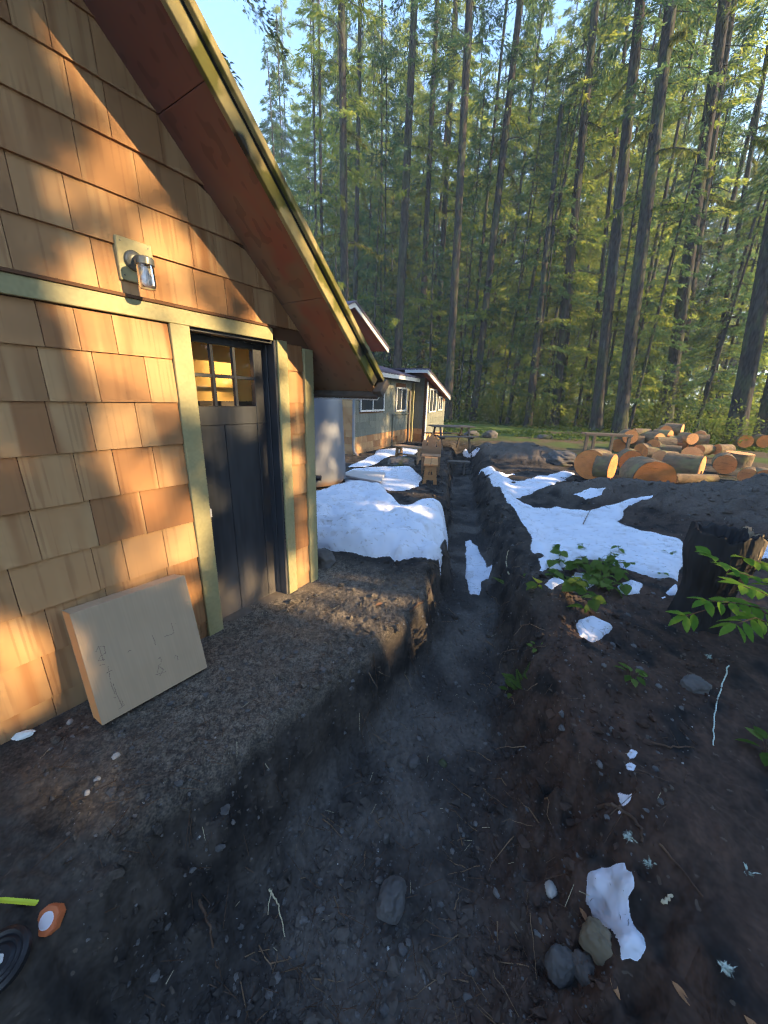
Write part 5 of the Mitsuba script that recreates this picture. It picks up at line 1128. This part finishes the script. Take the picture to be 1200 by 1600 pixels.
# a nearer tree behind the cabin, a few of whose boughs hang over the roof
b = on_dist(268, 300, 13.5); b[2] = gz(*b[:2]) - .1; k = thing('roofside_conifer', 'dark boughs hanging over the cabin roof against bright sky at the top', 'tree')
lines, P, D, Wv, tone, o = conifer_sprays(333, 24., 9., 3.6, 64, 420, L=.17, Wd=.012, droop=.5, lo=.12); m_, uv = spray_mesh(P + b, D, Wv, tone * .5, o * .6)
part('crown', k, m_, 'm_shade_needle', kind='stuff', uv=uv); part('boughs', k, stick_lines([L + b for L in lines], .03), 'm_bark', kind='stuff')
part('trunk', k, trunk_mesh(b, b + [0, 0, 24.], .22, .03, 10, 16, 77), 'm_bark', smooth=True, uv=np.tile([.2, .5], (160, 1)))

# ------------------------------------------------------------------ trees beyond the right edge of the picture, unseen, their crowns carved open for chosen sun patches
TG = []                                      # chosen spots the crowns are carved open for: (point, radius)
for px, py, r in [(150, 120, .1), (195, 190, .13), (235, 255, .14), (215, 300, .12), (270, 335, .16), (300, 390, .16), (215, 400, .15), (250, 440, .16), (330, 440, .16), (385, 475, .15), (420, 515, .08), (130, 330, .07), (160, 180, .07),
                  (205, 525, .13), (240, 560, .1), (185, 620, .07), (235, 650, .10), (190, 690, .06), (222, 740, .11), (268, 700, .08), (250, 800, .1), (285, 860, .12), (235, 880, .09), (295, 930, .09), (310, 800, .06), (150, 560, .05), (275, 580, .06), (130, 455, .08), (240, 480, .08),
                  (330, 650, .07), (345, 715, .08), (370, 745, .09), (352, 770, .06), (405, 645, .09), (385, 600, .08), (405, 900, .1), (370, 930, .08), (430, 890, .06), (330, 600, .09), (315, 560, .11), (345, 560, .11), (378, 565, .11), (320, 612, .1), (352, 612, .1), (385, 615, .1),
                  (440, 580, .09), (462, 620, .09), (456, 700, .10), (460, 760, .07), (468, 860, .10), (480, 800, .05), (12, 1000, .07), (10, 1060, .09), (18, 1105, .08), (40, 1040, .05)]:
    TG.append((on_x(px, py, W + .02), r))
for px, py, r in [(440, 925, .13), (465, 918, .15), (490, 915, .16), (515, 918, .15), (545, 918, .15), (575, 925, .14), (625, 920, .17), (655, 930, .12), (480, 968, .12), (505, 970, .13), (530, 972, .13), (560, 978, .14), (595, 985, .15), (592, 1030, .09), (70, 1205, .09), (110, 1235, .09), (150, 1270, .08), (165, 1295, .05), (95, 1215, .06), (465, 975, .06),
                  (590, 765, .2), (545, 765, .16), (690, 778, .14), (655, 765, .1), (588, 812, .06), (630, 822, .09), (600, 735, .2), (580, 712, .35), (630, 705, .2), (715, 795, .1)]:
    TG.append((at(px, py) + [0, 0, .12 if 740 < py < 830 and px < 720 else .02], r))
for px, py, d, r in [(508, 690, 6.7, .22), (512, 735, 6.7, .2), (585, 645, 9.8, .35), (575, 690, 9.6, .4), (600, 690, 10.2, .3), (560, 640, 9.4, .3), (667, 640, 12.0, .28), (669, 670, 12, .22), (682, 650, 12.4, .15), (690, 600, 12.5, .3), (545, 690, 9, .2), (1160, 850, 2.75, .09), (1150, 835, 2.8, .08),
                     (1150, 885, 2.4, .2), (1185, 915, 2.35, .2), (1115, 932, 2.35, .13), (1190, 880, 2.6, .2), (672, 728, 7.2, .15), (655, 700, 9, .12),
                     (925, 715, 8.2, .5), (960, 722, 8, .4), (990, 720, 8.8, .4), (1030, 738, 7, .35), (1060, 740, 7.7, .4), (1095, 728, 8.4, .5), (1080, 710, 8.8, .4), (1135, 725, 9.4, .5), (1170, 740, 8.6, .4), (1160, 708, 11, .4), (985, 683, 13.2, .4), (1040, 675, 13.5, .5), (1082, 685, 13, .5), (1064, 702, 11.5, .4), (900, 692, 15, .8)]:
    TG.append((at_depth(px, py, d), r))
for y in np.linspace(.2, 2.6, 9): TG.append((np.array([-1.84, y, zs(y) + .06]), .07 if int(y * 10) % 3 else .12))
sa = np.cross(SUN, [0, 0, 1]); sa /= np.linalg.norm(sa); sb = np.cross(sa, SUN)
TP = np.array([[p @ sa, p @ sb] for p, _ in TG]); TR = np.array([r for _, r in TG])
tree_c = cKDTree(TP)
def carve(P, D):  # drops the sprays that lie on sun rays to the chosen spots
    keep = np.ones(len(P), bool); lot = np.random.default_rng(len(P)).uniform(size=len(P))
    for f in (.1, .5, .9):
        Q = P + D * f; q = np.stack([Q @ sa, Q @ sb], 1)
        dd, ii = tree_c.query(q, k=6)
        keep &= ~((dd < TR[ii] * 1.0 + .05).any(1) & (lot > .05))
    return keep
SHADE = [(9.5, -4.5, 15, .3), (10.5, -1.8, 17, .3), (9.0, .6, 16, .2), (10.8, 2.9, 18, .3), (9.2, 5.2, 17, .2), (11.0, 7.2, 18, .3), (9.6, 9.2, 16, .3), (12.0, 11.0, 15, .3), (13.5, .0, 20, .5), (14.0, 4.6, 21, .5), (14.5, 8.8, 20, .5), (13.0, 13.6, 18, 8.0), (16, 16.5, 20, 9.0), (10.5, 24.5, 26, 6.), (18.0, 2.0, 23, 1.), (18.5, 6.8, 24, 1.), (18.0, -3.0, 22, 1.)]
for i, (x, y, H, base) in enumerate(SHADE):
    b = np.array([x, y, gz(x, y) - .1]); k = thing('unseen_conifer', 'unseen conifer beyond the right edge, crown carved open where sun should reach the yard', 'tree', 'conifers beyond the right edge')
    lines, P, D, Wv, tone, o = conifer_sprays(800 + i, float(H), base, 2.3, 190, 110, L=.42, Wd=.085, droop=.35, lo=.08)
    ok = carve(P + b, D); m_, uv = spray_mesh((P + b)[ok], D[ok], Wv[ok], tone[ok], o[ok])
    L2 = [L + b for L in lines]; L2 = [L for L in L2 if carve(np.array([L[0] * (1 - f) + L[2] * f for f in (.2, .5, .8, 1)]), np.zeros((4, 3))).all()]
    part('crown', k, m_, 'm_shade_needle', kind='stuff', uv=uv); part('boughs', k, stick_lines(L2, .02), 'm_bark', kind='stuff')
    part('trunk', k, trunk_mesh(b, b + [0, 0, H], .14, .02, 8, 14, i), 'm_bark', smooth=True, uv=np.tile([.2, .5], (112, 1)))

# ------------------------------------------------------------------ haze added for a bluish lift like lens glare
scene['veil_medium'] = {'type': 'homogeneous', 'albedo': {'type': 'rgb', 'value': [.80, .91, .99]}, 'sigma_t': 0.0012}
scene['haze'] = {'type': 'cube', 'to_world': T().translate([0, 40, 24]) @ T().scale([340, 400, 27]), 'bsdf': {'type': 'null'}, 'interior': {'type': 'ref', 'id': 'veil_medium'}}
labels['haze'] = {'kind': 'stuff', 'label': 'thin bluish haze added to lift the forest as lens glare does'}
scene['camera']['medium'] = {'type': 'ref', 'id': 'veil_medium'}
